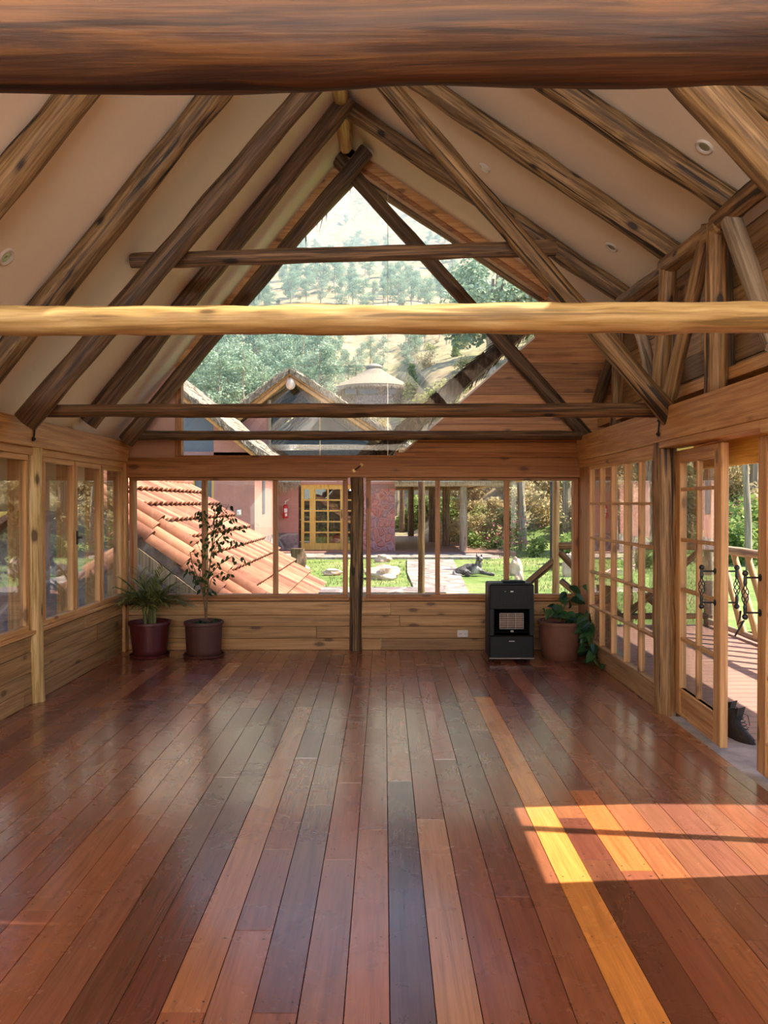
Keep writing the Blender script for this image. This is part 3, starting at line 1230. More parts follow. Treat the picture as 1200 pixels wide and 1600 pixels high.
# truss rafters
TP = Vector((-.30, 5.6, 4.95))
log('truss_rafter', at(40, 660, 5.52), at(540, 74, 5.52), .085, .08, 'log_dark', 'dark truss rafter at the left, its foot over the left wall post', 'rafter', wob=.15)
log('truss_rafter', at(1050, 654, 5.52), at(556, 78, 5.52), .078, .07, 'log', 'truss rafter whose foot rests on the right beam over the round post', 'rafter', wob=.15)
log('truss_rafter', at(196, 690, 7.82), at(573, 236, 7.70), .082, .078, 'log_dark', 'left gable truss rafter crossing in front of the other at the ridge', 'rafter', wob=.15)
log('truss_rafter', at(518, 236, 7.92), at(922, 688, 7.92), .075, .07, 'log_dark', 'right gable truss rafter seen across the gable glass', 'rafter', wob=.15)
ta, tb = at(1084, 122, 2.86), at(1214, 268, 2.86)
log('truss_rafter', tb + (tb - ta) * 2.15, ta + (ta - tb) * 3.6, .078, .074, 'log', 'broad truss rafter in the upper right corner of the photo', 'rafter', wob=.15)
log('truss_rafter', (-2.62, 2.86, 2.25), (-.3, 2.86, 5.0), .085, .08, 'log_dark', 'near left truss rafter above the frame', 'rafter')
# collar tie
log('collar_tie', at(205, 407, 5.70), at(868, 388, 5.70), .055, .06, 'log_dark', 'short dark collar tie across the gable, bolted between the truss rafters', 'beam', wob=.2)
# common rafters, left slope
for Y, lab, mt in ((6.92, 'common rafter of the left slope nearest the far wall', 'log_dark'), (5.0, 'common rafter of the left slope, second from the far wall', 'log'),
                   (3.92, 'common rafter in the upper left corner of the photo', 'log')):
    n = Vector((1.235, 0, -1)).normalized() * .075
    a = Vector((-2.74, Y, zl(-2.74))) + n
    b = Vector((RX - .02, Y, zl(RX - .02))) + n
    log('roof_rafter', a, b, .088, .08, mt, lab, 'rafter', wob=.2, bow=.01)
# common rafters, right slope
for Y, lab in ((7.0, 'common rafter of the right slope nearest the far wall'), (5.82, 'common rafter of the right slope, second from the far wall'),
               (4.86, 'common rafter of the right slope, third from the far wall'), (3.9, 'common rafter of the right slope behind the broad truss rafter')):
    n = Vector((-.672, 0, -1)).normalized() * .075
    a = Vector((RX + .02, Y, zr(RX + .02))) + n
    b = Vector((2.33, Y, zr(2.33))) + n
    log('roof_rafter', a, b, .078, .086, 'log', lab, 'rafter', wob=.2, bow=.01)
# ridge
log('ridge_beam', (RX - .03, 7.78, 5.17), (RX - .0, -2.5, 5.17), .066, .075, 'log_pale', 'pale ridge beam resting in the crossing of the gable rafters', 'beam', wob=.2)
# purlin on the right, in lengths
pz = 3.36
for a, b, lab in ((7.95, 6.93, 'farthest length of the right purlin'), (6.96, 5.86, 'purlin length between the far two props'), (5.9, 4.9, 'purlin length ending over the middle log prop'), (4.96, 2.0, 'nearest length of the right purlin')):
    log('purlin', (2.17, a, pz + .02), (2.17, b, pz - .02), .068, .06, 'log_warm', lab, 'beam', wob=.2)
# props and braces under the purlin
PX = 2.17


def prop(x0, y0, x1, y1, r0, label, mat='log_warm', X=PX, bow=0., g=None, nm='log_prop'):
    a = atx(x0, y0, X)
    b = atx(x1, y1, X + .0)
    return log(nm, a, b, r0, r0 * .92, mat, label, 'post', g, bow=bow, wob=.2)


prop(1119, 618, 1119, 352, .073, 'thick upright log prop above the glazed door')
prop(1031, 618, 1044, 412, .066, 'upright log prop over the round post')
prop(1135, 632, 1130, 380, .06, 'upright prop right behind the thick one', 'log_dark', XRE - .07)
prop(962, 668, 968, 480, .058, 'slim upright prop near the far corner', 'log', XRE - .15)
prop(1046, 622, 1108, 352, .055, 'leaning brace between the two upright props')
prop(1143, 345, 1212, 540, .062, 'leaning brace under the near purlin, upper right', 'log_grey')
prop(975, 468, 1018, 612, .052, 'curved greyish brace at the end of the far purlin', 'log_grey', bow=.06)
prop(928, 646, 960, 545, .058, 'leaning dark brace in the far right corner', 'log_dark', XRE - .2)
prop(1052, 640, 1052, 450, .04, 'thin grey prop behind the brace', 'log_grey', XRE - .06)
# bolts on the timbers
def bolt_plate(name, p, label, n, tilt=0., mt='brass'):
    root = empty(name, p, label, 'bolt')
    mb = MB()
    d = Vector(n).normalized()
    side = Vector((0, 0, 1)).cross(d)
    dirv = (side * math.cos(tilt) + Vector((0, 0, 1)) * math.sin(tilt))
    a = Vector(p) - dirv * .05 + d * .004
    b = Vector(p) + dirv * .05 + d * .004
    mb.tube([a, b], .0065, 6)
    mb.build('rod', M['iron'], root)
    for q in (a, b):
        mb = MB()
        mb.tube([q - d * .006, q + d * .004], .018, 12)
        mb.tube([q + d * .004, q + d * .014], .008, 6)
        mb.build('nut', M[mt], root)
    return root


bolt_plate('bolt', at(559, 731, YF - .07), 'pair of bolt heads on the far header over the centre post', (0, -1, 0), R(38))
bolt_plate('bolt', atx(1030, 668, XR - .03), 'bolts on the right beam over the round post', (-1, 0, 0), R(75), 'iron')
bolt_plate('bolt', atx(53, 676, XL + .05), 'bolts on the left beam over the left wall post', (1, 0, 0), R(80), 'iron')

# socket
c = at(723, 990, YF - .012)
root = empty('wall_socket', c, 'white double wall socket on the boards left of the heater', 'socket')
mb = MB()
mb.box(c, (.115, .016, .075), None, .006)
mb.build('cover_plate', M['white'], root)
for dx in (-.024, .024):
    mb = MB()
    mb.box(c + Vector((dx, -.010, 0)), (.036, .006, .034), None, .003)
    for ddx in (-.008, .008):
        mb.mi = 1
        mb.box(c + Vector((dx + ddx, -.0135, 0)), (.004, .002, .012))
    mb.build('outlet', [M['paper'], M['black_matt']], root)

# recessed ceiling lights
def spot(x, y, side, label):
    a = (x - 600) / F
    b = (800 - y) / F
    d = Vector((a, math.cos(PITCH) + b * math.sin(PITCH), -math.sin(PITCH) + b * math.cos(PITCH)))
    # intersect z = zl/zr
    sl_ = 1.235 if side < 0 else -.672
    t = (5.27 - sl_ * RX - CAMH) / (d.z - sl_ * d.x)
    p = Vector((0, 0, CAMH)) + d * t
    n = Vector((sl_, 0, -1)).normalized()
    q = n.to_track_quat('Z', 'Y').to_matrix()
    root = empty('ceiling_light', p, label, 'lamp', 'round recessed ceiling lights')

    def B(prof, nm, mt):
        m_ = MB()
        m_.lathe(prof, 28)
        m_.v = [q @ v_ + p for v_ in m_.v]
        m_.build(nm, M[mt], root, smooth=True)
    B([(.034, -.004), (.036, .008), (.05, .012), (.058, .006), (.06, -.002)], 'trim_ring', 'white')
    B([(.034, .004), (.030, -.002), (.012, .004), (.0, .006)], 'lens', 'steel')


spot(9, 401, -1, 'round recessed ceiling light at the left edge of the photo')
spot(350, 320, -1, 'round recessed ceiling light half behind the dark left truss rafter')
spot(757, 262, 1, 'small round recessed ceiling light of the right slope nearest the ridge')
spot(956, 386, 1, 'round recessed ceiling light low on the right slope near the purlin')
spot(1101, 229, 1, 'largest recessed ceiling light, beside the broad upper right rafter')

# ------------------------------------------------------------------ gas heater
hx, hy = 1.245, 7.56
root = empty('gas_heater', (hx, hy, 0), 'black cabinet gas heater standing under the far right window', 'heater')
W, D, H = .44, .30, .735
z0 = .035
mb = MB()
mb.box((hx, hy + .02, z0 + H / 2), (W, D - .04, H), None, .015)
mb.build('cabinet', M['black'], root)
yf = hy - D / 2
mb = MB()   # front panel, upper part with slots
mb.box((hx, yf + .02, z0 + H - .13), (W - .004, .05, .25), None, .012)
mb.build('upper_panel', M['black'], root)
mb = MB()
for i in range(9):
    for j in range(5):
        if i == 4 and j == 4:
            continue
        mb.box((hx + (i - 4) * .033, yf - .006, z0 + H - .19 + j * .022), (.02, .003, .006))
mb.build('vent_slots', M['black_matt'], root)
mb = MB()
mb.box((hx - .065, yf - .008, z0 + H - .075), (.008, .005, .008), None, .002)
mb.build('indicator', M['white'], root)
mb = MB()
mb.box((hx + .0, yf - .008, z0 + H - .075), (.03, .006, .012), None, .003)
mb.build('badge', M['white'], root)
mb = MB()   # recess around burner
mb.box((hx, yf + .045, z0 + .36), (W - .10, .01, .27))
mb.build('burner_recess', M['black_matt'], root)
mb = MB()
for s_ in (-1, 1):
    mb.box((hx + s_ * (W / 2 - .026), yf + .02, z0 + .36), (.05, .05, .27), None, .008)
mb.box((hx, yf + .02, z0 + .115), (W - .004, .05, .225), None, .012)
mb.build('front_frame', M['black'], root)
for i in range(3):
    mb = MB()
    cx = hx + (i - 1) * .076
    mb.box((cx, yf + .032, z0 + .37), (.072, .016, .145), None, .003)
    mb.mi = 1
    for j in range(7):
        mb.box((cx, yf + .0235, z0 + .31 + j * .02), (.068, .002, .002))
    mb.build('ceramic_panel', [M['ceramic'], M['black_matt']], root)
mb = MB()
for j in range(11):
    zz = z0 + .262 + j * .0225
    mb.tube([(hx - .165, yf + .035, zz), (hx - .16, yf + .004, zz), (hx + .16, yf + .004, zz), (hx + .165, yf + .035, zz)], .0018, 5)
mb.build('guard_grille', M['black_matt'], root)
mb = MB()
for sx_ in (-.115, -.038, .038, .115):
    mb.tube([(hx + sx_, yf + .012, z0 + .295), (hx + sx_, yf + .012, z0 + .445)], .0028, 6)
for zz in (.295, .445):
    mb.tube([(hx - .115, yf + .012, z0 + zz), (hx + .115, yf + .012, z0 + zz)], .0028, 6)
mb.build('burner_frame', M['wire'], root)
mb = MB()
mb.box((hx + .005, yf + .012, z0 + .268), (.03, .012, .022), None, .003)
mb.build('pilot', M['steel'], root)
mb = MB()   # small maker's lettering, too small to read in the photo
for i in range(5):
    mb.box((hx - .022 + i * .011, yf - .006, z0 + .175), (.008, .002, .009))
    mb.box((hx - .022 + i * .011, yf - .0072, z0 + .175), (.003, .001, .004))
mb.build('lettering', M['steel'], root)
mb = MB()
mb.box((hx, yf + .0, z0 + .008), (W, .02, .008), None, .002)
mb.build('bottom_strip', M['steel'], root)
mb = MB()
mb.box((hx + .04, hy + .02, z0 + H + .008), (.22, .14, .016), None, .006)
mb.build('top_handle', M['black'], root)
for sx_ in (-1, 1):
    for sy_ in (-1, 1):
        mb = MB()
        x_, y_ = hx + sx_ * (W / 2 - .04), hy + .02 + sy_ * (D / 2 - .05)
        mb.tube([(x_ - .009, y_, .018), (x_ + .009, y_, .018)], .018, 14)
        mb.box((x_, y_, .034), (.026, .02, .014))
        mb.build('castor', M['black_matt'], root)

# ------------------------------------------------------------------ potted plants
def pot(root, c, r0, r1, h, mat, rimh=.035, saucer=True, fat=0., rim=.012):
    c = Vector(c)
    zb = .022 if saucer else 0
    prof = [(r0 * .98, zb), (r0, zb + .004)]
    for i in range(1, 7):
        t = i / 6
        prof.append((r0 + (r1 - r0) * t + fat * math.sin(PI * t), zb + (h - rimh) * t))
    prof += [(r1 + rim, zb + h - rimh + .004), (r1 + rim + .003, zb + h - .008), (r1 + rim - .002, zb + h), (r1 - .006, zb + h), (r1 - .012, zb + h - .03), (r1 - .02, zb + h - .06)]
    MB().lathe(prof, 44, c).build('pot', M[mat], root, smooth=True)
    MB().lathe([(0.0001, zb + h - .04), (r1 * .5, zb + h - .034), (r1 - .01, zb + h - .045), (r1 - .012, zb + h - .06)], 30, c).build('soil', M['soil'], root, smooth=True)
    if saucer:
        MB().lathe([(r0 + .005, 0), (r0 + .03, .006), (r0 + .035, .026), (r0 + .028, .028), (r0 + .022, .012), (.001, .01)], 44, c).build('saucer', M[mat], root, smooth=True)


def blade(mb, p, d, L, wdt, droop, up=None, seg=4, fold=.0):
    """a narrow leaf curving down under its own weight"""
    p = Vector(p)
    d = Vector(d).normalized()
    side = d.cross(Vector((0, 0, 1)))
    if side.length < 1e-3:
        side = Vector((1, 0, 0))
    side.normalize()
    vs = []
    q = p.copy()
    for i in range(seg + 1):
        t = i / seg
        ww = wdt * (math.sin(PI * min(1, t * .93 + .07)) ** .7) * .5
        vs += [q - side * ww, q + side * ww]
        q = q + d * (L / seg)
        d = (d + Vector((0, 0, -droop / seg))).normalized()
    mb.add(vs, [(2 * i, 2 * i + 1, 2 * i + 3, 2 * i + 2) for i in range(seg)])
    return q


def leaf(mb, p, d, n, L, W_, seg=5, curl=.3):
    """a broad pointed leaf with a folded midrib"""
    p = Vector(p)
    d = Vector(d).normalized()
    n = Vector(n)
    n = (n - d * n.dot(d)).normalized()
    s_ = d.cross(n).normalized()
    vs = []
    for i in range(seg + 1):
        t = i / seg
        wv = W_ * .5 * math.sin(PI * (t ** .75)) if 0 < t < 1 else .0004
        c = p + d * (L * t) - n * (curl * L * t * t)
        vs += [c - s_ * wv + n * (wv * .35), c, c + s_ * wv + n * (wv * .35)]
    fs = []
    for i in range(seg):
        a = 3 * i
        fs += [(a, a + 1, a + 4, a + 3), (a + 1, a + 2, a + 5, a + 4)]
    mb.add(vs, fs)


# palm
rp = random.Random(3)
c = Vector((-2.385, 7.74, 0))
root = empty('potted_palm', c, 'small bushy palm in a maroon pot in the far left corner', 'plant')
pot(root, c, .165, .198, .335, 'pot_maroon')
st = MB()
lf = MB()
bases = [c + Vector((-.05, .02, .33)), c + Vector((.05, -.03, .33)), c + Vector((.0, .04, .33)), c + Vector((.02, .0, .33))]
tops = []
for b in bases:
    t_ = b + Vector((rp.uniform(-.04, .04), rp.uniform(-.03, .03), rp.uniform(.14, .2)))
    st.tube([b - Vector((0, 0, .05)), (b + t_) / 2 + Vector((.005, 0, 0)), t_], [.024, .019, .015], 8)
    tops.append(t_)
st.build('trunk', M['stem_green'], root, smooth=True)
rib = MB()
for i in range(44):
    t_ = tops[i % 4]
    an = i * 2.4 + rp.uniform(-.3, .3)
    el = rp.uniform(.35, 1.35)
    d = Vector((math.cos(an) * math.cos(el), math.sin(an) * math.cos(el) * .75, math.sin(el)))
    L = rp.uniform(.26, .44)
    pts = []
    q = t_.copy()
    dd = d.copy()
    for k in range(9):
        pts.append(q.copy())
        q = q + dd * (L / 8)
        q.y = min(q.y, YF - .03)
        q.x = max(q.x, XL + .05)
        dd = (dd + Vector((0, 0, -.11))).normalized()
    rib.tube(pts, [.004 - .0003 * k for k in range(9)], 5)
    for k in range(2, 9):
        for m_ in range(2):
            f_ = pts[k] if m_ == 0 else (pts[k] + pts[k - 1]) / 2
            dk = (pts[k] - pts[k - 1]).normalized()
            sd = dk.cross(Vector((0, 0, 1))).normalized()
            for s_ in (-1, 1):
                lf.tone = rp.random()
                blade(lf, f_, dk * .9 + sd * s_ * .75 + Vector((0, 0, .12)), rp.uniform(.12, .18), .013, .7, seg=4)
    lf.tone = .9
    blade(lf, pts[-1], dd, .13, .01, .6)
for v_ in lf.v:
    v_.y = min(v_.y, YF - .025)
    v_.x = max(v_.x, XL + .05)
rib.build('frond_stalk', M['stem_green'], root)
lf.build('foliage', M['leaf_palm'], root, fix=False)

# ficus
rp = random.Random(12)
c = Vector((-1.835, 7.74, 0))
root = empty('potted_tree', c, 'slender small leaved indoor tree in a brown pot before the first window mullion', 'plant')
pot(root, c, .172, .185, .335, 'pot_brown')
br = MB()
lf = MB()
PTS = []


def P_(x, y, dy=0.):
    return at(x, y, 7.74 + dy)


paths = [
    [(322, 968), (326, 900), (330, 868), (333, 840), (336, 800), (340, 790)],
    [(330, 868), (338, 830), (345, 808), (353, 795), (358, 788)],
    [(322, 968), (318, 930), (310, 905), (300, 880), (297, 862)],
    [(333, 850), (352, 832), (368, 826), (378, 822)],
    [(326, 900), (345, 880), (365, 868), (382, 880)],
    [(333, 830), (318, 815), (312, 803), (318, 800)],
    [(318, 930), (312, 900), (318, 870), (306, 845)],
    [(336, 815), (350, 815), (362, 808)],
    [(330, 868), (340, 850), (352, 845), (372, 850)],
    [(322, 955), (324, 930), (330, 905), (345, 895), (366, 900)],
    [(310, 905), (298, 895), (292, 880)],
]
for i, pth in enumerate(paths):
    dys = [0] + [rp.uniform(-.14, .12) * (k / len(pth)) for k in range(1, len(pth))]
    pts = [P_(x, y, dy) for (x, y), dy in zip(pth, dys)]
    r_ = .009 if i in (0, 2) else .005
    br.tube(pts, [r_ * (1 - .75 * k / len(pts)) for k in range(len(pts))], 7)
    PTS.append(pts)
br.build('trunk', M['stem'], root, smooth=True)
for i, pts in enumerate(PTS):
    for k in range(1, len(pts)):
        if i in (0, 2, 9) and k < 2:
            continue
        for m_ in range(7):
            t_ = rp.random()
            p = pts[k - 1].lerp(pts[k], t_)
            an = rp.uniform(0, 2 * PI)
            tw = p + Vector((math.cos(an), math.sin(an) * .7, rp.uniform(-.2, .5))) * rp.uniform(.02, .075)
            tw.y = min(tw.y, YF - .08)
            lf.tone = .1
            lf.tube([p, tw], .0013, 3, False)
            lf.tone = rp.random()
            d = Vector((math.cos(an) * .5, math.sin(an) * .5, rp.uniform(-1.1, -.2)))
            leaf(lf, tw, d, (rp.uniform(-1, 1), -1, .5), rp.uniform(.045, .07), rp.uniform(.022, .034), 4, .15)
lf.build('foliage', M['leaf_dark'], root, fix=False)
gr = MB()
for i in range(46):
    an = rp.uniform(0, 2 * PI)
    rr = rp.uniform(.02, .16)
    p = c + Vector((rr * math.cos(an), rr * math.sin(an), .325))
    gr.tone = rp.random()
    leaf(gr, p, (rp.uniform(-1, 1), rp.uniform(-1, 1), .7), (0, 0, 1), .05, .03, 3, .4)
gr.build('ground_cover', M['leaf_pothos'], root, fix=False)

# trailing pothos in a terracotta pot
rp = random.Random(5)
c = Vector((1.775, 7.66, 0))
root = empty('potted_vine', c, 'trailing dark leaved plant in a wide terracotta pot right of the heater', 'plant')
pot(root, c, .165, .215, .375, 'terracotta', saucer=False, fat=.012, rim=.010)
vn = MB()
lf = MB()


def vine(p, d, L, n, size, droop=.35, zmin=.03):
    q = Vector(p)
    d = Vector(d).normalized()
    pts = [q.copy()]
    for k in range(n):
        q = q + d * (L / n)
        d = (d + Vector((rp.uniform(-.12, .12), rp.uniform(-.12, .12), -droop / n * 2))).normalized()
        q.z = max(q.z, zmin)
        q.y = min(q.y, YF - .05)
        q.x = min(q.x, XR - .04)
        pts.append(q.copy())
        an = rp.uniform(0, 2 * PI)
        if k % 1 == 0:
            st_ = q + Vector((math.cos(an) * .05, math.sin(an) * .05 - .02, .04))
            vn.tube([q, st_], .002, 4, False)
            lf.tone = rp.random()
            ld = Vector((math.cos(an), math.sin(an) * .7, rp.uniform(-.9, .2)))
            sz = size * rp.uniform(.7, 1.25)
            leaf(lf, st_, ld, Vector((rp.uniform(-.5, .3), -.7, .8)), sz, sz * .62, 6, .25)
    vn.tube(pts, .0035, 5)


pc = c + Vector((0, 0, .36))
vine(pc, (-.35, -.3, .5), .34, 4, .12, .7)
vine(pc, (-.9, -.2, .7), .30, 3, .13, 1.2)
vine(pc, (.2, .1, 1.0), .38, 4, .14, .6)
vine(pc, (.15, -.25, 1.1), .30, 4, .14, .5)
vine(pc, (.1, .3, 1.2), .34, 3, .13, .3)
for i in range(9):
    vine(pc + Vector((.12, -.04, 0)), (.9 + rp.uniform(-.3, .2), -.75 + rp.uniform(-.4, .5), .35 + rp.uniform(-.2, .4)), rp.uniform(.36, .72), 7, .13, 1.5)
vine(pc + Vector((.15, 0, 0)), (1, -.9, .9), .55, 6, .14, 1.6)
for b_ in ((.62, -.55, .03), (.55, -.3, .04), (.7, -.75, .03)):
    vine(c + Vector((.17, -.12, .30)), Vector(b_) - Vector((.17, -.12, .30)), .75, 7, .12, .3)
for v_ in lf.v:
    v_.y = min(v_.y, YF - .03)
    v_.x = min(v_.x, XR - .02)
    v_.z = max(v_.z, .006)
vn.build('vine_stem', M['stem_green'], root, smooth=True)
lf.build('foliage', M['leaf_pothos'], root, fix=False)

# ------------------------------------------------------------------ boots on the porch
def boot(name, loc, ang, label):
    root = empty(name, loc, label, 'boot', None)
    root.rotation_euler = (0, 0, ang)
    root.scale = (.9, .9, .92)

    def B(mbx, nm, mt, **k):
        o = mbx.build(nm, M[mt], loc=(0, 0, 0), **k)
        o.parent = root
    # sections from heel to toe along +Y: shaft and foot as one lofted body
    up = MB()
    secs = []
    for (cy, cz, ry, rx_) in ((.045, .02, .125, .046), (.045, .05, .125, .047), (.03, .08, .105, .045), (.0, .105, .075, .044), (-.02, .13, .055, .043), (-.025, .17, .052, .045), (-.025, .205, .056, .050), (-.025, .225, .058, .052), (-.025, .222, .050, .044), (-.025, .17, .044, .036)):
        secs.append([(rx_ * math.cos(a) * (1 if math.sin(a) < 0 else 1), cy + ry * math.sin(a), cz + (.01 * math.sin(a) if cz > .18 else 0) + (-.012 * max(0, math.sin(a)) if .06 < cz < .12 else 0)) for a in [2 * PI * k / 20 for k in range(20)]])
    vs = [p for s_ in secs for p in s_]
    fs = [(i * 20 + k, i * 20 + (k + 1) % 20, (i + 1) * 20 + (k + 1) % 20, (i + 1) * 20 + k) for i in range(len(secs) - 1) for k in range(20)]
    fs += [tuple(range(19, -1, -1)), tuple((len(secs) - 1) * 20 + k for k in range(20))]
    up.add(vs, fs)
    B(up, 'upper', 'boot', smooth=True)
    so = MB()
    for z_, e in ((0, 0), (.022, .004)):
        pass
    ol = [( (.052 if math.sin(a) > -.2 else .044) * math.cos(a), .045 + .132 * math.sin(a)) for a in [2 * PI * k / 24 for k in range(24)]]
    so.prism([(x, y, 0) for x, y in ol], (0, 0, .026))
    B(so, 'sole', 'sole')
    tg = MB()
    tg.prism([(-.03, .02, .16), (.03, .02, .16), (.036, .045, .25), (-.03, .05, .255)], (0, .01, .003))
    B(tg, 'tongue', 'boot')
    lc = MB()
    for i in range(6):
        z_ = .10 + i * .02
        y_ = .095 - i * .0145
        lc.tube([(-.03, y_ - .006, z_), (0, y_ + .006, z_ + .01), (.03, y_ - .006, z_ + .018)], .003, 5)
        lc.tube([(.03, y_ - .006, z_), (0, y_ + .007, z_ + .01), (-.03, y_ - .006, z_ + .018)], .003, 5)
    lc.tube([(.02, .04, .21), (.06, .05, .2), (.07, .06, .14)], .0028, 5)
    lc.tube([(-.02, .04, .21), (-.055, .06, .19), (-.06, .07, .12)], .0028, 5)
    B(lc, 'lace', 'black_matt')
    return root


boot('hiking_boot', (2.345, 5.06, -.03), R(-160), 'worn dark hiking boot on the porch, the nearer of the pair beside the door')
boot('hiking_boot', (2.365, 5.22, -.03), R(-150), 'worn dark hiking boot standing behind the other boot on the porch')
# ================================================================== outside
def interp(v, pts):
    if v <= pts[0][0]:
        return pts[0][1]
    for (a, b), (c, d) in zip(pts, pts[1:]):
        if v <= c:
            return b + (d - b) * (v - a) / (c - a)
    return pts[-1][1]


def sm(v, a, b):
    t = max(0, min(1, (v - a) / (b - a)))
    return t * t * (3 - 2 * t)


G0 = -.15


def ground(x, y):
    c = interp(y, [(0, G0), (46, G0), (60, 2.6), (115, 15.5), (190, 41), (230, 60), (420, 140), (800, 322), (1100, 486), (1400, 600)])
    s1 = y - 30 + .9 * max(0, x - 5)
    rb = G0 + .26 * max(0, s1)
    rb = min(rb, G0 + .26 * 60 + .3 * max(0, s1 - 60))
    c = c + (max(c, rb) - c) * sm(x, 1.5, 6)
    s2 = y - 30 + .9 * max(0, -x - 14)
    lb = G0 + .16 * max(0, s2)
    c = c + (max(c, min(lb, 30)) - c) * sm(-x, 9, 16)
    if c > G0 + .01:
        k = min(1, (c - G0) / 3)
        a = .012 * y
        c += k * a * (noise.fractal(Vector((x * .012, y * .012, 3)), .9, 2., 4)) * 1.6
        c += k * .35 * noise.noise(Vector((x * .4, y * .4, 7)))
        if y > 300:
            rg = 1 - abs(noise.noise(Vector((x * .006 + 3, y * .0035, 9)))) * 2.4
            c += min(y - 300, 500) * .11 * rg
            c += min(1, (y - 300) / 200) * 7 * noise.fractal(Vector((x * .03, y * .02, 5)), .8, 2., 4)
    return c


# terrain: near sheet and far sheet
ys = []
y = 8.6
while y < 1500:
    ys.append(y)
    y += max(.6, y * .018)
mb = MB()
nx = 150
base = []
for j, y in enumerate(ys):
    hw = 14 + y * .62
    for i in range(nx + 1):
        x = -hw + 2 * hw * i / nx
        base.append((x, y, ground(x, y)))
mb.add(base, [(j * (nx + 1) + i, j * (nx + 1) + i + 1, (j + 1) * (nx + 1) + i + 1, (j + 1) * (nx + 1) + i) for j in range(len(ys) - 1) for i in range(nx)])
struct(mb.build('hillside', M['hill'], loc=(0, 0, 0), smooth=True, fix=False), 'dry grassy mountainside rising behind the houses')
mb = MB()
mb.add([(-60, -8, -.2), (60, -8, -.2), (60, 8.7, -.2), (-60, 8.7, -.2), (-60, -40, -.2), (60, -40, -.2)], [(0, 1, 2, 3), (4, 5, 1, 0)])
struct(mb.build('ground', M['hill'], loc=(0, 0, 0), fix=False), 'ground under and around the house')
# lawn
mb = MB()
N = 60
vs = []
for j in range(N + 1):
    for i in range(N + 1):
        x = -16 + 32 * i / N
        y = 9.2 + 22 * j / N
        vs.append((x, y, max(ground(x, y), G0) + .03 + .02 * noise.noise(Vector((x, y, 0)))))
def on_lawn(i, j):
    x, y = -16 + 32 * (i + .5) / N, 9.2 + 22 * (j + .5) / N
    return not ((y > 23 and x < 4.2) or (y > 21.6 and x < -3.4) or (y < 14 and -6.6 < x < -1.5) or (18.8 < y < 22.2 and x < -8) or (y < 13.6 and x < -5.2) or (12.2 < y < 13.1 and -1.3 < x < .9) or (y < 10.1 and x > 2.1) or (13.8 < y < 14.5 and x < -4.9))


mb.add(vs, [(j * (N + 1) + i, j * (N + 1) + i + 1, (j + 1) * (N + 1) + i + 1, (j + 1) * (N + 1) + i) for j in range(N) for i in range(N) if on_lawn(i, j)])
tag(mb.build('lawn_grass', M['lawn'], loc=(0, 0, 0), smooth=True, fix=False), 'sunlit short green lawn between the houses', 'grass', kind='stuff')
GZ = G0 + .035
# grass blades near the windows
rp = random.Random(2)
mb = MB()
for i in range(9000):
    y = 10.5 + 15 * rp.random() ** 1.2
    x = rp.uniform(-1.5 if y < 16 else -4, y * .42)
    px = 600 + x / y * F
    if 0.25 < (x - .9 - (y - 14) * .0) < 1.55 and y > 13:
        continue
    mb.tone = rp.random()
    a = rp.uniform(0, PI)
    h = rp.uniform(.03, .085)
    w_ = .012
    mb.add([(x - w_ * math.cos(a), y - w_ * math.sin(a), GZ - .01), (x + w_ * math.cos(a), y + w_ * math.sin(a), GZ - .01), (x + rp.uniform(-.03, .03), y + rp.uniform(-.03, .03), GZ + h)], [(0, 1, 2)])
tag(mb.build('grass_blades', M['grass_tuft'], loc=(0, 0, 0), fix=False), 'taller green grass blades standing in the lawn', 'grass', kind='stuff')

# paving: path and forecourt
def slab(name, pts, z0, z1, mat, label, kind='structure'):
    mb = MB()
    mb.prism([(x, y, z0) for x, y in pts], (0, 0, z1 - z0))
    o = mb.build(name, M[mat])
    o['kind'] = kind
    if label:
        o['label'] = label
    return o


def gp_(x, y, z=GZ):
    """ground point seen at a pixel"""
    a = (x - 600) / F
    b = (800 - y) / F
    d = Vector((a, math.cos(PITCH) + b * math.sin(PITCH), -math.sin(PITCH) + b * math.cos(PITCH)))
    t = (z - CAMH) / d.z
    return Vector((d.x * t, d.y * t, z))


pp = [gp_(x, y) for x, y in ((738, 940), (708, 876), (636, 876), (636, 896), (655, 940))]
slab('stone_path', [(p.x, p.y) for p in pp], G0 - .05, GZ + .04, 'paving', 'pale paved path leading to the covered terrace')
slab('terrace_edge', [(-5.2, 22.8), (3.2, 22.8), (3.6, 23.4), (3.2, 24.6), (-5.2, 24.6)], G0 - .2, GZ + .06, 'paving', 'sunlit paved strip along the terrace')
slab('terrace_floor', [(-5.2, 24.6), (4.3, 24.6), (4.3, 37.5), (-5.2, 37.5)], G0 - .2, GZ + .09, 'deck_tile', 'shaded tiled floor of the covered terrace')
slab('patio_floor', [(-12, 9.4), (-5.2, 9.4), (-5.2, 13.5), (-12, 13.5)], G0 - .2, GZ + .03, 'paving', 'pale patio outside the left windows')
slab('stair_path', [(-6.5, 19), (-2.9, 19), (-2.9, 22.8), (-6.5, 22.8)], G0 - .2, GZ + .03, 'paving', 'paved court before the pink houses')

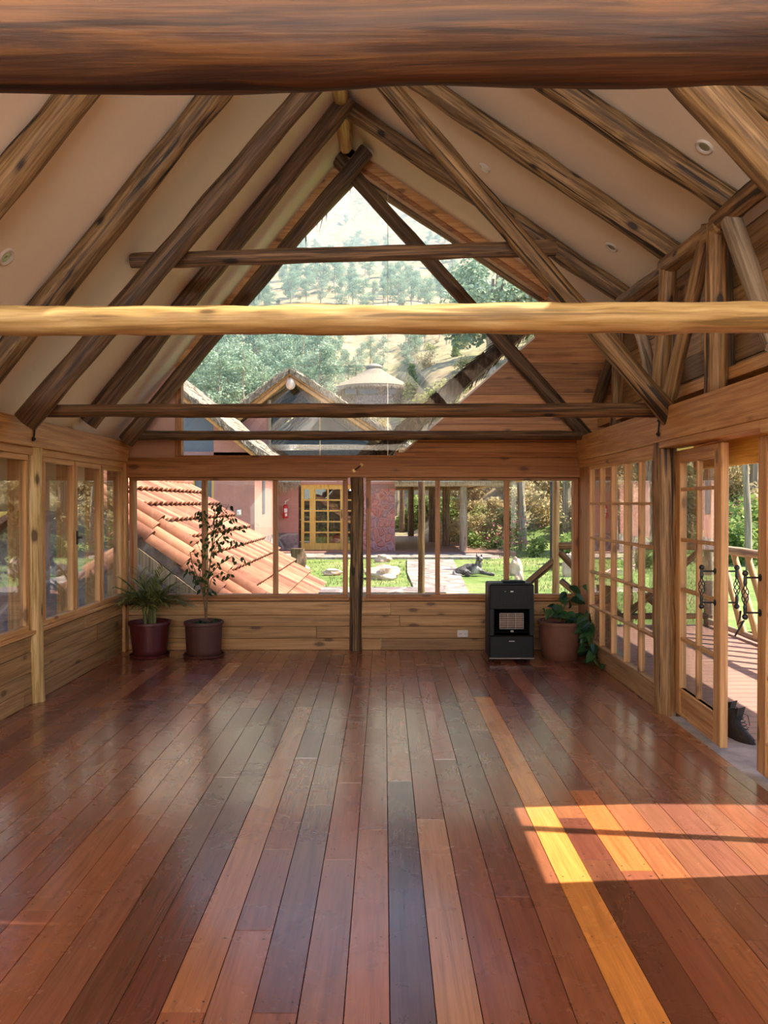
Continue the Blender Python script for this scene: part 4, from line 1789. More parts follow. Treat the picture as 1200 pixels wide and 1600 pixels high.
# ------------------------------------------------------------------ low terracotta roof outside the left window
RXr, RZr = -3.62, 1.88
XE, ZE = -1.14, 0.02
Yn, Yf_ = 9.35, 13.9
root = empty('tiled_roof', (RXr, (Yn + Yf_) / 2, G0), 'low terracotta tiled roof just outside the far left window', 'roof')
ang = math.atan2(RZr - ZE, XE - RXr)
Ls = math.hypot(XE - RXr, RZr - ZE)
ds = Vector((math.cos(ang), 0, -math.sin(ang)))
nr = Vector((math.sin(ang), 0, math.cos(ang)))
mb = MB()
ncol = 19
cw = (Yf_ - Yn) / ncol
rows = 9
cl = Ls / rows
rt = random.Random(4)
for r_ in range(rows):
    for c_ in range(ncol):
        y0 = Yn + cw * (c_ + .5)
        mb.tone = rt.random()
        lift0, lift1 = .012, .07
        vs = []
        for (t_, lf_, ra) in ((-.03, lift0, cw * .47), (1.04, lift1, cw * .56)):
            o0 = Vector((RXr, y0, RZr)) + ds * (r_ + t_) * cl + nr * lf_
            for k in range(9):
                a_ = PI * k / 8
                vs.append(o0 + Vector((0, -math.cos(a_) * ra, 0)) + nr * (math.sin(a_) * ra * .62))
        # thickness ring at the lower lip
        o0 = Vector((RXr, y0, RZr)) + ds * (r_ + 1.04) * cl + nr * (lift1 - .014)
        for k in range(9):
            a_ = PI * k / 8
            vs.append(o0 + Vector((0, -math.cos(a_) * cw * .5, 0)) + nr * (math.sin(a_) * cw * .5 * .58))
        mb.add(vs, [(k, k + 1, k + 10, k + 9) for k in range(8)] + [(9 + k, 10 + k, 19 + k, 18 + k) for k in range(8)])
        # pan between covers
        mb.tone = rt.random() * .5
        yv = Yn + cw * c_
        o0 = Vector((RXr, yv, RZr)) + ds * (r_) * cl
        o1 = Vector((RXr, yv, RZr)) + ds * (r_ + 1.02) * cl + nr * .05
        mb.add([o0 + Vector((0, -cw * .3, 0)), o0 + Vector((0, cw * .3, 0)), o1 + Vector((0, cw * .3, 0)), o1 + Vector((0, -cw * .3, 0))], [(0, 1, 2, 3)])
mb.build('roof_tiles', M['tile'], root, smooth=True, fix=False)
mb = MB()
for k in range(3):   # verge tiles laid along the near edge
    yv = Yn - .10 - .20 * k
    for r_ in range(6):
        mb.tone = rt.random()
        L6 = Ls / 6
        a = Vector((RXr, yv, RZr + .03 - .09 * k)) + ds * (r_ * L6) + nr * .03
        b = a + ds * (L6 * 1.06) + nr * .03
        vs = []
        for o0, ra in ((a, .095), (b, .115)):
            for q in range(11):
                a_ = PI * q / 10
                vs.append(o0 + Vector((0, -math.cos(a_) * ra, 0)) + nr * (math.sin(a_) * ra))
        mb.add(vs, [(q, q + 1, q + 12, q + 11) for q in range(10)])
mb.build('verge_tiles', M['tile'], root, smooth=True, fix=False)
mb = MB()
for i in range(14):
    y0 = Yn + (Yf_ - Yn) * i / 14
    mb.tone = rt.random() * .4
    mb.tube([(RXr, y0, RZr + .03), (RXr, y0 + .37, RZr + .05)], [.11, .13], 10)
mb.build('ridge_tiles', M['tile'], root, smooth=True)
mb = MB()   # left slope and body below
mb.prism([(RXr, Yn - .1, RZr), (XE - .02, Yn - .1, ZE + .0), (XE - .3, Yn - .1, G0), (RXr - 3.0, Yn - .1, G0), (RXr - 3.2, Yn - .1, .02)], (0, Yf_ - Yn + .1, 0))
mb.build('wall', M['stone_grey'], root)
mb = MB()
mb.bx(RXr, RXr + .01, 0, 0, 0, 0) if False else None
mb.prism([(RXr, Yn - .62, RZr - .42), (XE, Yn - .62, ZE - .42), (XE, Yn - .62, ZE - .24), (RXr, Yn - .62, RZr - .24)], (0, .06, 0))
for k in range(9):
    p = Vector((RXr, 0, RZr)) + ds * Ls * (k + .5) / 9 - nr * .1
    mb.bx(p.x - .03, p.x + .03, Yn - .5, Yn, p.z - .04, p.z + .03)
mb.build('fascia', M['log_grey'], root)
mb = MB()
slope_n = Vector((-nr.x, 0, nr.z))
for r_ in range(7):
    for c_ in range(14):
        pass
mb.prism([(RXr, Yn - .4, RZr + .03), (RXr - 3.1, Yn - .4, .1), (RXr - 3.1, Yn - .4, .02), (RXr, Yn - .4, RZr - .05)], (0, Yf_ - Yn + .4, 0))
mb.build('back_slope', M['tile'], root)


# ------------------------------------------------------------------ thatch
def thatch(name, root, a, b, back, th, mat='straw', n=900, seed=1, fringe=True):
    """slab of thatch: the sloping line a-b extruded along the vector back; straws on top and along the front and lower edges"""
    r = random.Random(seed)
    a = Vector(a)
    b = Vector(b)
    back = Vector(back)
    d = (b - a)
    L = d.length
    d.normalize()
    nn = d.cross(back).normalized()
    if nn.z < 0:
        nn = -nn
    m_ = MB()
    NU, NV = 22, 14
    top = []
    bot = []
    for j in range(NV + 1):
        for i in range(NU + 1):
            p = a + d * L * i / NU + back * (j / NV)
            k = noise.noise(p * 1.3) * th * .45 + noise.noise(p * 4) * th * .18
            e = min(i, NU - i, j, NV - j) > 0
            top.append(p + nn * (th * (1 if e else .75) + k))
            bot.append(p.copy())
    W1 = NU + 1
    m_.add(top, [(j * W1 + i, j * W1 + i + 1, (j + 1) * W1 + i + 1, (j + 1) * W1 + i) for j in range(NV) for i in range(NU)])
    m_.add([a, b, b + back, a + back], [(0, 1, 2, 3)])
    for seq in ([(i, 0) for i in range(NU + 1)], [(i, NV) for i in range(NU + 1)]):
        vs = [top[j * W1 + i] for i, j in seq] + [bot[j * W1 + i] for i, j in seq]
        K = len(seq)
        m_.add(vs, [(k, k + 1, K + k + 1, K + k) for k in range(K - 1)])
    for seq in ([(0, j) for j in range(NV + 1)], [(NU, j) for j in range(NV + 1)]):
        vs = [top[j * W1 + i] for i, j in seq] + [bot[j * W1 + i] for i, j in seq]
        K = len(seq)
        m_.add(vs, [(k, k + 1, K + k + 1, K + k) for k in range(K - 1)])
    bd = back.normalized()
    for i in range(n):
        m_.tone = r.random()
        mode = r.random()
        if mode < .45:      # front edge
            p = a + d * L * r.random() + nn * th * r.random()
            q = p - bd * r.uniform(.03, .16) + d * r.uniform(.0, .15) + Vector((0, 0, -r.uniform(.0, .12)))
        elif mode < .75:    # lower edge
            p = b + back * r.random() + nn * th * r.random()
            q = p + d * r.uniform(.05, .28) + Vector((0, 0, -r.uniform(0, .12)))
        else:
            p = a + d * L * r.random() * .95 + back * r.random() + nn * th * 1.1
            q = p + d * r.uniform(.1, .35) + nn * r.uniform(-.02, .06)
        s_ = Vector((r.uniform(-1, 1), r.uniform(-1, 1), r.uniform(-1, 1))).normalized() * .012
        m_.add([p - s_, p + s_, q], [(0, 1, 2)])
    return m_.build(name, M[mat], root, fix=False)


# own roof overhang beyond the gable
YO = YF + .13
root = empty('roof_overhang', (RX, YO, 5.2))
struct(root, 'thatched overhang of the roof outside the gable glass')
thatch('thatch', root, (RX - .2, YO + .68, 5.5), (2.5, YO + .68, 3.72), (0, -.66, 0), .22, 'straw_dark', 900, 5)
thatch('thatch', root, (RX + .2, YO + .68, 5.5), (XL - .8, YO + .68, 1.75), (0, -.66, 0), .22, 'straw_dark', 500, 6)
log('eave_rafter', (RX - .2, YO + .30, 5.38), (2.35, YO + .30, 3.46), .07, .065, 'log', bow=0, parent=root)
log('eave_rafter', (RX + .2, YO + .25, 5.33), (XL - .3, YO + .25, 2.35), .07, .07, 'log', parent=root)
for k in range(6):
    t_ = .1 + k * .16
    p = Vector((RX, YO, 5.42)).lerp(Vector((2.4, YO, 3.6)), t_)
    mb = MB()
    mb.bx(p.x - .05, p.x + .05, YO + .0, YO + .72, p.z - .04, p.z + .05)
    mb.build('eave_batten', M['pine_y'], root)

# thatched roof of the adjoining wing, seen through the gable glass along the slanting boards
root = empty('thatched_wing_roof', (1.2, YO + .3, 1.9), 'dark ragged thatch edge running down the slanting side of the gable glass', 'roof')
a_ = at(850, 500, YO + .55)
b_ = at(598, 722, YO + .55)
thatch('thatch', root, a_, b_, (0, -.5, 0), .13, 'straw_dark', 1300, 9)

# ------------------------------------------------------------------ house with the glazed gable
HY = 26.0


def hp(x, y, Y=HY):
    return at(x, y, Y)


root = empty('thatched_house', (-2.4, HY, G0), 'pink adobe house with a glazed gable under a thick thatched roof', 'house')
apx = hp(455, 585)
el = hp(336, 678)
er = hp(668, 722)
wl = hp(408, 800).x
wr_ = hp(582, 800).x
fz = GZ + .09
dL, dR = hp(466, 800).x, hp(566, 800).x
dT = hp(500, 757).z
mb = MB()
mb.bx(wl - 2.0, dL, HY, HY + .35, G0, dT + .1)
mb.bx(wl - 2.0, hp(640, 800).x, HY, HY + .35, dT, hp(500, 716).z)
mb.bx(wl - 2.0, hp(420, 700).x, HY, HY + .35, hp(500, 716).z - .01, 4.0)
mb.prism([(el.x + .7, HY, 3.9), (hp(420, 700).x, HY, 3.9), (hp(420, 700).x, HY, hp(420, 628).z), (el.x + .7, HY, el.z + .2)], (0, .3, 0))
mb.bx(hp(615, 700).x, hp(640, 700).x, HY, HY + .3, dT, hp(620, 690).z)
mb.build('wall', M['adobe'], root)
mb = MB()
mb.bx(wl - 2.0, dL - .02, HY - .06, HY, G0, hp(450, 833).z)
mb.build('stone_plinth', M['stone_grey'], root)
# interior seen through the gable glass
mb = MB()
mb.bx(wl - .5, hp(615, 700).x, HY + 5.5, HY + 5.6, 0, 4.2)
mb.prism([(hp(420, 700).x - .6, HY + 5.4, 3.4), (apx.x, HY + 5.4, 6.2), (hp(612, 700).x + .6, HY + 5.4, 3.4)], (0, .1, 0))
mb.build('inner_wall', M['dark_room'], root)
mb = MB()
for k in range(6):
    yy = HY + .4 + k * .9
    for s_ in (-1, 1):
        mb.tube([(apx.x, yy, apx.z - .12), (apx.x + s_ * 3.6, yy, apx.z - .12 - 2.55)], .07, 7)
    mb.tube([(apx.x - 3, yy, 3.55), (apx.x + 3.3, yy, 3.5)], .07, 7)
    mb.tube([(apx.x - 1.4, yy, 3.6), (apx.x + .2, yy, 5.0)], .05, 6)
mb.build_each('roof_truss', M['log_grey'], root)
gl = [hp(421, 712, HY + .1), hp(421, 628, HY + .1), hp(456, 596, HY + .1), hp(614, 690, HY + .1), hp(614, 712, HY + .1)]
mb = MB()
mb.prism(gl, (0, .02, 0))
mb.build('gable_pane', M['glass_far'], root)
mb = MB()
mb.tube([hp(421, 712), hp(421, 625)], .07, 6)
mb.tube([hp(614, 712), hp(614, 690)], .07, 6)
mb.tube([hp(421, 676), hp(600, 676)], .05, 6)
mb.tube([hp(500, 712), hp(500, 622)], .03, 6)
mb.build_each('gable_frame', M['log_grey'], root)
mb = MB()
for dz in (0, -.16):
    mb.tube([(apx.x, HY - .35 + dz * .5, apx.z - .04 + dz), (er.x - .2, HY - .35 + dz * .5, er.z + dz)], .065, 8)
    mb.tube([(apx.x, HY - .35 + dz * .5, apx.z - .04 + dz), (el.x + .1, HY - .35 + dz * .5, el.z - .05 + dz)], .065, 8)
mb.build_each('barge_pole', M['pine_z'], root)
MB().ball(hp(454, 600, HY - .5), (.16, .12, .2), 12, 8, .15, 3).build('gable_ornament', M['rock'], root, smooth=True)
thatch('thatch', root, (apx.x - .05, HY - .55, apx.z), (er.x, HY - .55, er.z), (0, 7.5, 0), .24, 'straw', 1600, 11)
thatch('thatch', root, (apx.x + .05, HY - .55, apx.z), (el.x - .3, HY - .55, el.z - .2), (0, 7.5, 0), .24, 'straw', 1300, 12)
# yellow glazed doors
dw = (dR - dL)
for i, (u0, u1, cols) in enumerate(((0, .155, 1), (.155, .46, 2), (.46, .765, 2), (.765, .92, 1))):
    pass
seg = [(470, 488, 1), (488, 536, 2), (536, 580, 2)]
for x0, x1, cols in seg:
    a, b = hp(x0, 800).x, hp(x1, 800).x
    dr = MB()
    yy0, yy1 = HY + .1, HY + .2
    zb, zt = fz, dT
    s_ = .10
    dr.bx(a, a + s_, yy0, yy1, zb, zt)
    dr.bx(b - s_, b, yy0, yy1, zb, zt)
    dr.bx(a + s_, b - s_, yy0 + .003, yy1 - .003, zb, zb + .22)
    dr.bx(a + s_, b - s_, yy0 + .003, yy1 - .003, zt - .16, zt)
    for k in range(1, 5):
        zz = zb + .22 + (zt - .16 - zb - .22) * k / 5
        dr.bx(a + s_, b - s_, yy0 + .02, yy1 - .02, zz - .025, zz + .025)
    if cols == 2:
        dr.bx((a + b) / 2 - .025, (a + b) / 2 + .025, yy0 + .025, yy1 - .025, zb + .2, zt - .1)
    d_ = dr.build('door', M['yellow_z'], root)
    d_['label'] = 'yellow glazed door with small panes'
    pn = MB()
    pn.bx(a + .05, b - .05, yy0 + .05, yy0 + .055, zb + .1, zt - .1)
    pn.build('pane', M['glass_side'], d_)
    hd = MB()
    hx_ = b - .05 if x0 == 488 else a + .05
    if cols == 2:
        hd.tube([(hx_, yy0 - .05, 1.05), (hx_, yy0 - .05, 1.35)], .014, 6)
        hd.bx(hx_ - .01, hx_ + .01, yy0 - .05, yy0, 1.07, 1.09)
        hd.bx(hx_ - .01, hx_ + .01, yy0 - .05, yy0, 1.31, 1.33)
        hd.build('door_handle', M['iron'], d_)
mb = MB()
mb.bx(dL, dR, HY + .08, HY + .3, dT - .02, dT + .08)
mb.build('door_lintel', M['yellow_x'], root)
mb = MB()
a, b = hp(566, 800).x, hp(617, 800).x
mb.bx(a, b, HY - .5, HY + .5, G0, hp(600, 764).z)
mb.build('stone_pier', M['stone_red'], root)
mb = MB()
mb.bx(a - .02, b + .04, HY - .52, HY + .5, hp(600, 764).z, hp(600, 757).z)
mb.build('pier_cap', M['adobe_mauve'], root)
mb = MB()
mb.bx(a - .02, b + .04, HY - .55, HY + .5, hp(600, 757).z, hp(600, 745).z + .25)
mb.build('pier_plaster', M['adobe'], root)

# things behind the yellow doors and on the forecourt
rp = random.Random(8)


def small_pot(x, y, zb, r, h, label, leafmat, nleaf, Lf, mat='terracotta', spread=.5):
    rt_ = empty('potted_plant', (x, y, zb), label, 'plant')
    MB().lathe([(r * .75, zb), (r, zb + h), (r * 1.08, zb + h), (r * 1.08, zb + h - .04), (r * .9, zb + h - .03), (.001, zb + h - .05)], 18, (x, y, 0)).build('pot', M[mat], rt_, smooth=True)
    m_ = MB()
    for i in range(nleaf):
        an = rp.uniform(0, 2 * PI)
        q = Vector((x, y, zb + h)) + Vector((math.cos(an), math.sin(an), rp.uniform(0, 2.2))) * rp.uniform(.05, spread)
        m_.tone = rp.random()
        leaf(m_, q, (math.cos(an), math.sin(an), rp.uniform(-.6, .6)), (rp.uniform(-1, 1), -1, 1), Lf, Lf * .5, 3)
    m_.tube([(x, y, zb + h - .05), (x, y, zb + h + spread * 1.4)], .012, 5)
    m_.build('foliage', M[leafmat], rt_, fix=False)


small_pot(hp(497, 800, HY + 1).x, HY + 1.0, fz, .2, .4, 'leafy plant just inside the left yellow glazed door', 'leaf_bright', 90, .2, spread=.75)
small_pot(hp(522, 800, HY + 1.4).x, HY + 1.4, fz + .0, .24, .45, 'red pot with a low plant behind the wider yellow door', 'leaf_bright', 30, .2, 'red', .4)
small_pot(hp(503, 800, HY + 2).x, HY + 2.2, fz + .1, .22, .4, 'red pot deeper inside behind the yellow door', 'leaf_dark', 30, .2, 'red', .4)

# fire extinguisher
p = hp(446, 828, HY - .14)
root = empty('fire_extinguisher', p, 'red fire extinguisher hanging on the mauve wall beside the yellow door', 'extinguisher')
zt = hp(446, 788).z
h = .48
zb = zt - h
mb = MB()
mb.lathe([(.001, zb), (.07, zb + .005), (.085, zb + .03), (.085, zt - .1), (.06, zt - .03), (.03, zt), (.001, zt)], 18, (p.x, p.y, 0))
mb.build('cylinder', M['red'], root, smooth=True)
mb = MB()
mb.bx(p.x - .03, p.x + .075, p.y - .09, p.y - .075, zb + .2, zb + .34)
mb.bx(p.x + .0, p.x + .07, p.y - .092, p.y - .078, zb + .08, zb + .17)
mb.build('paper_label', M['paper'], root)
mb = MB()
mb.tube([(p.x, p.y, zt - .01), (p.x, p.y, zt + .06), (p.x + .03, p.y, zt + .1)], .016, 8)
mb.box((p.x + .05, p.y - .01, zt + .12), (.16, .03, .03), Matrix.Rotation(R(-25), 3, 'Y'))
mb.tube([(p.x, p.y, zt + .04), (p.x - .1, p.y - .02, zt - .05), (p.x - .1, p.y, zt - .3)], .012, 6)
mb.build('valve', M['wire'], root)

# ------------------------------------------------------------------ near pink house on the left
BY = 21.5
root = empty('pink_house', (-5.4, BY, G0), 'pink adobe house with grey windows behind the tiled roof', 'house')


def bp(x, y, Y=BY):
    return at(x, y, Y)


cx_ = bp(398, 800).x
wx0, wx1 = bp(334, 800).x, bp(283, 800).x
mb = MB()
mb.bx(wx0, cx_, BY, BY + 4.6, G0, 3.0)
mb.prism([(wx0, BY, 2.9), (cx_, BY, 2.9), (cx_ - .1, BY, bp(398, 706).z), (wx0, BY, bp(335, 662).z)], (0, .3, 0))
mb.bx(-11, -8.6, BY, BY + .3, G0, 3.2)
mb.bx(-8.8, wx0, BY, BY + .3, G0, .4)
mb.build('wall', M['adobe'], root)
mb = MB()
mb.bx(cx_ - .02, cx_ + .04, BY - .04, BY + 4.6, G0, .55)
mb.bx(wx0, cx_ + .04, BY - .05, BY, G0, .25)
mb.build('stone_plinth', M['stone_grey'], root)
mb = MB()
mb.prism([(-8.6, BY + .1, .4), (wx0, BY + .1, .4), (wx0, BY + .1, bp(335, 664).z), (bp(284, 640).x, BY + .1, bp(284, 622).z), (-7.2, BY + .1, 5.3), (-8.6, BY + .1, 4.6)], (0, .04, 0))
mb.build('window_pane', M['slate_glass'], root)
mb = MB()
for x in (334, 300, 283, 240, 205):
    X = bp(x, 800).x
    mb.bx(X - .06, X + .06, BY + .02, BY + .2, .4, 2.8)
mb.bx(-8.6, wx0, BY + .02, BY + .2, 2.6, 2.72)
mb.build_each('window_frame', M['yellow_z'], root)
mb = MB()
mb.bx(cx_, cx_ + .02, BY + 1.3, BY + 1.75, 1.25, 2.5)
mb.build('side_window', M['slate_glass'], root)
mb = MB()
mb.bx(-8.6, wx0 + .0, BY + .0, BY + .2, 2.72, 3.02)
mb.build('transom', M['adobe_mauve'], root)
r0 = bp(282, 612)
r1 = bp(418, 722)
r2 = r0 + (r0 - r1) * .6
thatch('thatch', root, (r2.x, BY - .5, r2.z), (r1.x, BY - .5, r1.z), (0, 5.0, 0), .2, 'straw', 1500, 15)
thatch('thatch', root, (r2.x, BY - .5, r2.z), (r2.x - 3.6, BY - .5, r2.z - 2.9), (0, 5.0, 0), .2, 'straw', 500, 16)
mb = MB()
mb.tube([(r2.x, BY - .4, r2.z - .1), (r1.x, BY - .4, r1.z - .08)], .06, 7)
mb.build_each('barge_pole', M['pine_z'], root)
# hanging bundle of straw at the eave corner, as on the terrace side
root2 = empty('straw_bundle', hp(445, 765, HY - .4), 'hanging thatch tuft over the fire extinguisher', 'thatch')
mb = MB()
for i in range(500):
    q = hp(rp.uniform(434, 466), 757, HY - rp.uniform(.2, .7)) + Vector((0, 0, rp.uniform(0, .2)))
    e = q + Vector((rp.uniform(-.05, .15), rp.uniform(-.05, .05), -rp.uniform(.2, .42) + abs(q.x - hp(443, 0).x) * .35))
    s_ = Vector((.012, rp.uniform(-.01, .01), 0))
    mb.add([q - s_, q + s_, e], [(0, 1, 2)])
mb.box(hp(450, 752, HY - .4), (.8, .4, .16))
mb.build('straws', M['straw'], root2, fix=False)
# wall lamp
p = bp(373, 801, BY - .06)
root = empty('wall_lamp', p, 'small white wall lamp on the pink wall', 'lamp')
mb = MB()
mb.box(p, (.10, .1, .13), None, .02)
mb.build('lamp_shade', M['white'], root)
mb = MB()
mb.box(p + Vector((.0, .04, .0)), (.14, .03, .2), None, .01)
mb.build('back_plate', M['concrete'], root)

# ------------------------------------------------------------------ covered terrace on the right of the house
root = empty('terrace_roof', (2.2, 30, 2.2), 'thatched terrace roof on log columns, seen through the right far window', 'roof')
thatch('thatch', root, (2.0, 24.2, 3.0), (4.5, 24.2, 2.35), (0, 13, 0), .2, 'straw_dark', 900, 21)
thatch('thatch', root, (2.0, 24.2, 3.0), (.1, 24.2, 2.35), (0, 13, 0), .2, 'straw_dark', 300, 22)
mb = MB()
for k in range(12):
    x = .4 + k * .36
    z = 2.33 + (.6 - abs(x - 2.0) * .25) * .8
    mb.tube([(x, 23.9, z - .05), (x, 37, z - .05)], .05, 6)
mb.build_each('roof_pole', M['yellow_y'], root)
mb = MB()
mb.tube([(.35, 24.9, 2.2), (4.2, 24.9, 2.22)], .10, 8)
mb.tube([(.35, 37, 2.3), (4.4, 37, 2.3)], .10, 8)
mb.build_each('eave_beam', M['log_grey'], root)
cols = [(628, 42, 8.5, 'farthest dark terrace column', 'log_dark'), (642, 37, 10, 'second farthest terrace column', 'log_dark'), (675, 31.5, 11, 'terrace column just left of the second mullion', 'log_dark'), (697, 28.5, 12.5, 'rope bound terrace column right of the mullion', 'log'), (724, 25.1, 12.5, 'pale grey terrace column nearest the lawn', 'log_grey')]
for x, Y, wpx, lab, mt in cols:
    a = at(x, 800, Y)
    rr = wpx / 2 * Y / F
    log('terrace_column', (a.x, Y, fz - .02), (a.x, Y, 2.3 + (Y - 25) * .03), rr, rr * .92, mt, lab, 'column', wob=.1)

# ------------------------------------------------------------------ porch of the room
slab('porch_floor', [(XR + .36, 3.0), (4.45, 3.0), (4.45, 9.95), (XR + .16, 9.95), (XR + .16, 5.58), (XR + .36, 5.58)], G0 - .1, -.03, 'deck_tile', 'porch floor of narrow purplish bricks outside the glazed doors')
mb = MB()
mb.prism([(XR + .2, 4.08, 2.36), (4.6, 4.02, 2.24), (4.6, 10.4, 2.24), (XR + .2, 10.4, 2.36)], (0, 0, .08))
struct(mb.build('porch_roof', M['pine_y']), 'boarded roof over the porch')
mb = MB()
mb.tone = .8
mb.bx(XR + .22, XR + .28, 4.12, 5.6, 1.80, 2.16, .01)
struct(mb.build('porch_beam', M['yellow_y']), 'sunlit yellow board seen over the door gap')
PZ = -.03
# railing along the porch side
rt = empty('porch_railing', (4.2, 7, PZ), 'rustic log railing along the right edge of the porch', 'railing')
log('top_rail', (4.2, 3.2, .98), (4.2, 9.85, .98), .055, .05, 'log_grey', parent=rt)
log('bottom_rail', (4.2, 3.2, .03), (4.2, 9.85, .03), .035, .035, 'log_grey', parent=rt)
for i, yy in enumerate([9.5, 9.15, 8.8, 8.45, 8.1, 7.75, 7.4, 7.05, 6.7, 6.3, 5.9]):
    log('slanting_baluster', (4.2, yy - .62, .03), (4.2, yy, .96), .042, .036, 'log_pale', parent=rt)
rt = empty('porch_railing', (3.2, 9.88, PZ), 'rustic log railing across the far end of the porch', 'railing')
log('top_rail', (2.26, 9.88, 1.0), (4.25, 9.88, 1.0), .05, .05, 'log', parent=rt)
log('bottom_rail', (2.26, 9.88, .09), (4.25, 9.88, .09), .04, .04, 'log', parent=rt)
log('brace', (2.28, 9.86, .92), (3.05, 9.86, .12), .045, .04, 'log', parent=rt)
log('brace', (2.30, 9.90, .55), (2.85, 9.90, .08), .04, .04, 'log', parent=rt)
log('brace', (3.16, 9.86, .12), (4.1, 9.86, .95), .045, .04, 'log', parent=rt)
log('brace', (3.16, 9.90, .55), (3.7, 9.90, .1), .04, .04, 'log', parent=rt)
log('porch_post', at(868, 975, 9.88), at(869, 740, 9.88), .048, .044, 'log_pale', 'pale porch post with rails, right of the heater', 'post')
log('porch_post', (at(983, 800, 9.95).x, 9.95, PZ), (at(983, 800, 9.95).x, 9.95, 2.3), .055, .05, 'log_pale', 'porch post seen through the small pane glazing', 'post')
log('porch_post', (4.22, 9.9, PZ), (4.22, 9.9, 2.2), .06, .055, 'log_grey', 'corner post of the porch railing', 'post')
log('porch_post', at(658, 960, 11.2), at(659, 735, 11.2), .05, .048, 'log', 'slim brown post standing outside the window right of the stone pier', 'post')
log('porch_post', (2.31, 3.40, -.1), (2.43, 3.86, 2.9), .03, .03, 'log', 'unseen thin leaning pole added by the near door for its shadow', 'post')  # added out of view to cast the dark bar across the sun patch
rt = empty('stair_railing', (1.9, 10.0, G0), 'short slanting log handrail by the porch post', 'railing')
log('hand_rail', at(866, 876, 9.9), at(798, 934, 10.0), .05, .05, 'log', parent=rt)
log('baluster', at(838, 960, 9.95), at(838, 898, 9.95), .027, .025, 'log', parent=rt)

# low wall, rocks, pots of flowers outside
rt = empty('low_stone_wall', at(635, 930, 12.4), 'low grey stone wall under the middle window', 'wall')
mb = MB()
pa_ = [at(570, 908, 13.2), at(640, 903, 13.2), at(690, 906, 12.9), at(697, 910, 12.2)]
mb.prism([Vector((-1.3, 12.2, G0 - .2)), Vector((at(697, 900, 12.2).x, 12.2, G0 - .2)), Vector((at(690, 900, 13.0).x, 13.0, G0 - .2)), Vector((-1.3, 13.0, G0 - .2))], (0, 0, .48))
mb.build('masonry', M['stone_grey'], rt)
rk = random.Random(6)
for (x, y, wpx, hpx, lab) in ((598, 893, 55, 22, 'large pale pink rock on the lawn left of the path'), (598, 872, 24, 12, 'small tan rock by the paved strip'), (520, 893, 30, 12, 'flat rock at the lawn edge, seen through the left window'),
                               (806, 884, 18, 30, 'pale rock edging on the lawn left of the porch post'), (812, 902, 14, 22, 'smaller pale rock next to the edging rock'), (890, 880, 22, 40, 'pale boulder behind the porch rail'), (470, 886, 26, 10, 'pale rock near the dark stump')):
    c = gp_(x, y + hpx / 2)
    k = c.y / F
    mb = MB()
    mb.ball(c + Vector((0, 0, hpx * k * .3)), (wpx * k / 2, wpx * k / 2.4, hpx * k * .6), 18, 12, .45, rk.random() * 9)
    tag(mb.build('rock', M['rock'], smooth=True), lab, 'rock')
# dark stump
c = gp_(465, 895)
log('tree_stump', (c.x, c.y, G0), (c.x, c.y, G0 + .62), .2, .17, 'log_dark', 'dark rough stump by the paved court', 'stump', wob=.4)
# dark lamp post
a = at(862, 800, 19)
root = empty('lamp_post', (a.x, 19, G0), 'thin dark metal lamp post on the lawn', 'lamp post')
mb = MB()
mb.tube([(a.x, 19, G0), (a.x, 19, 3.0)], .045, 8)
mb.build('pole', M['iron'], root)
mb = MB()
mb.lathe([(.1, 2.95), (.14, 3.2), (.06, 3.35), (.001, 3.4)], 10, (a.x, 19, 0))
mb.build('lantern', M['iron'], root)
# ------------------------------------------------------------------ dog lying on the lawn
def skin_obj(name, chains, mat, parent=None, sub=2):
    vs = []
    es = []
    rs = []
    for ch in chains:
        prev = None
        for item in ch:
            if isinstance(item, int):
                cur = item
            else:
                vs.append(item[0])
                rs.append(item[1])
                cur = len(vs) - 1
            if prev is not None:
                es.append((prev, cur))
            prev = cur
    me = bpy.data.meshes.new(name)
    me.from_pydata(vs, es, [])
    o = bpy.data.objects.new(name, me)
    COL.objects.link(o)
    m1 = o.modifiers.new('skin', 'SKIN')
    m1.use_smooth_shade = True
    for i, r_ in enumerate(rs):
        me.skin_vertices[0].data[i].radius = (r_, r_)
    me.skin_vertices[0].data[0].use_root = True
    m2 = o.modifiers.new('sub', 'SUBSURF')
    m2.levels = m2.render_levels = sub
    me.materials.append(M[mat])
    if parent:
        o.parent = parent
    return o


g = gp_(741, 900)
dog = empty('dog', (g.x, g.y, GZ), 'grey and black dog lying on the lawn beside the path, head up', 'dog')
k = 1.08
# local frame: rump to the left (-x), paws stretching to the right
V = lambda x, y, z: (x * k, y * k, z * k)
body = [
    [(V(-.30, .02, .13), .13), (V(-.14, .03, .15), .145), (V(.02, .02, .16), .135), (V(.10, .02, .20), .11), (V(.10, .0, .31), .075), (V(.10, -.02, .39), .082), (V(.13, -.12, .37), .045), (V(.14, -.17, .36), .032)],
]
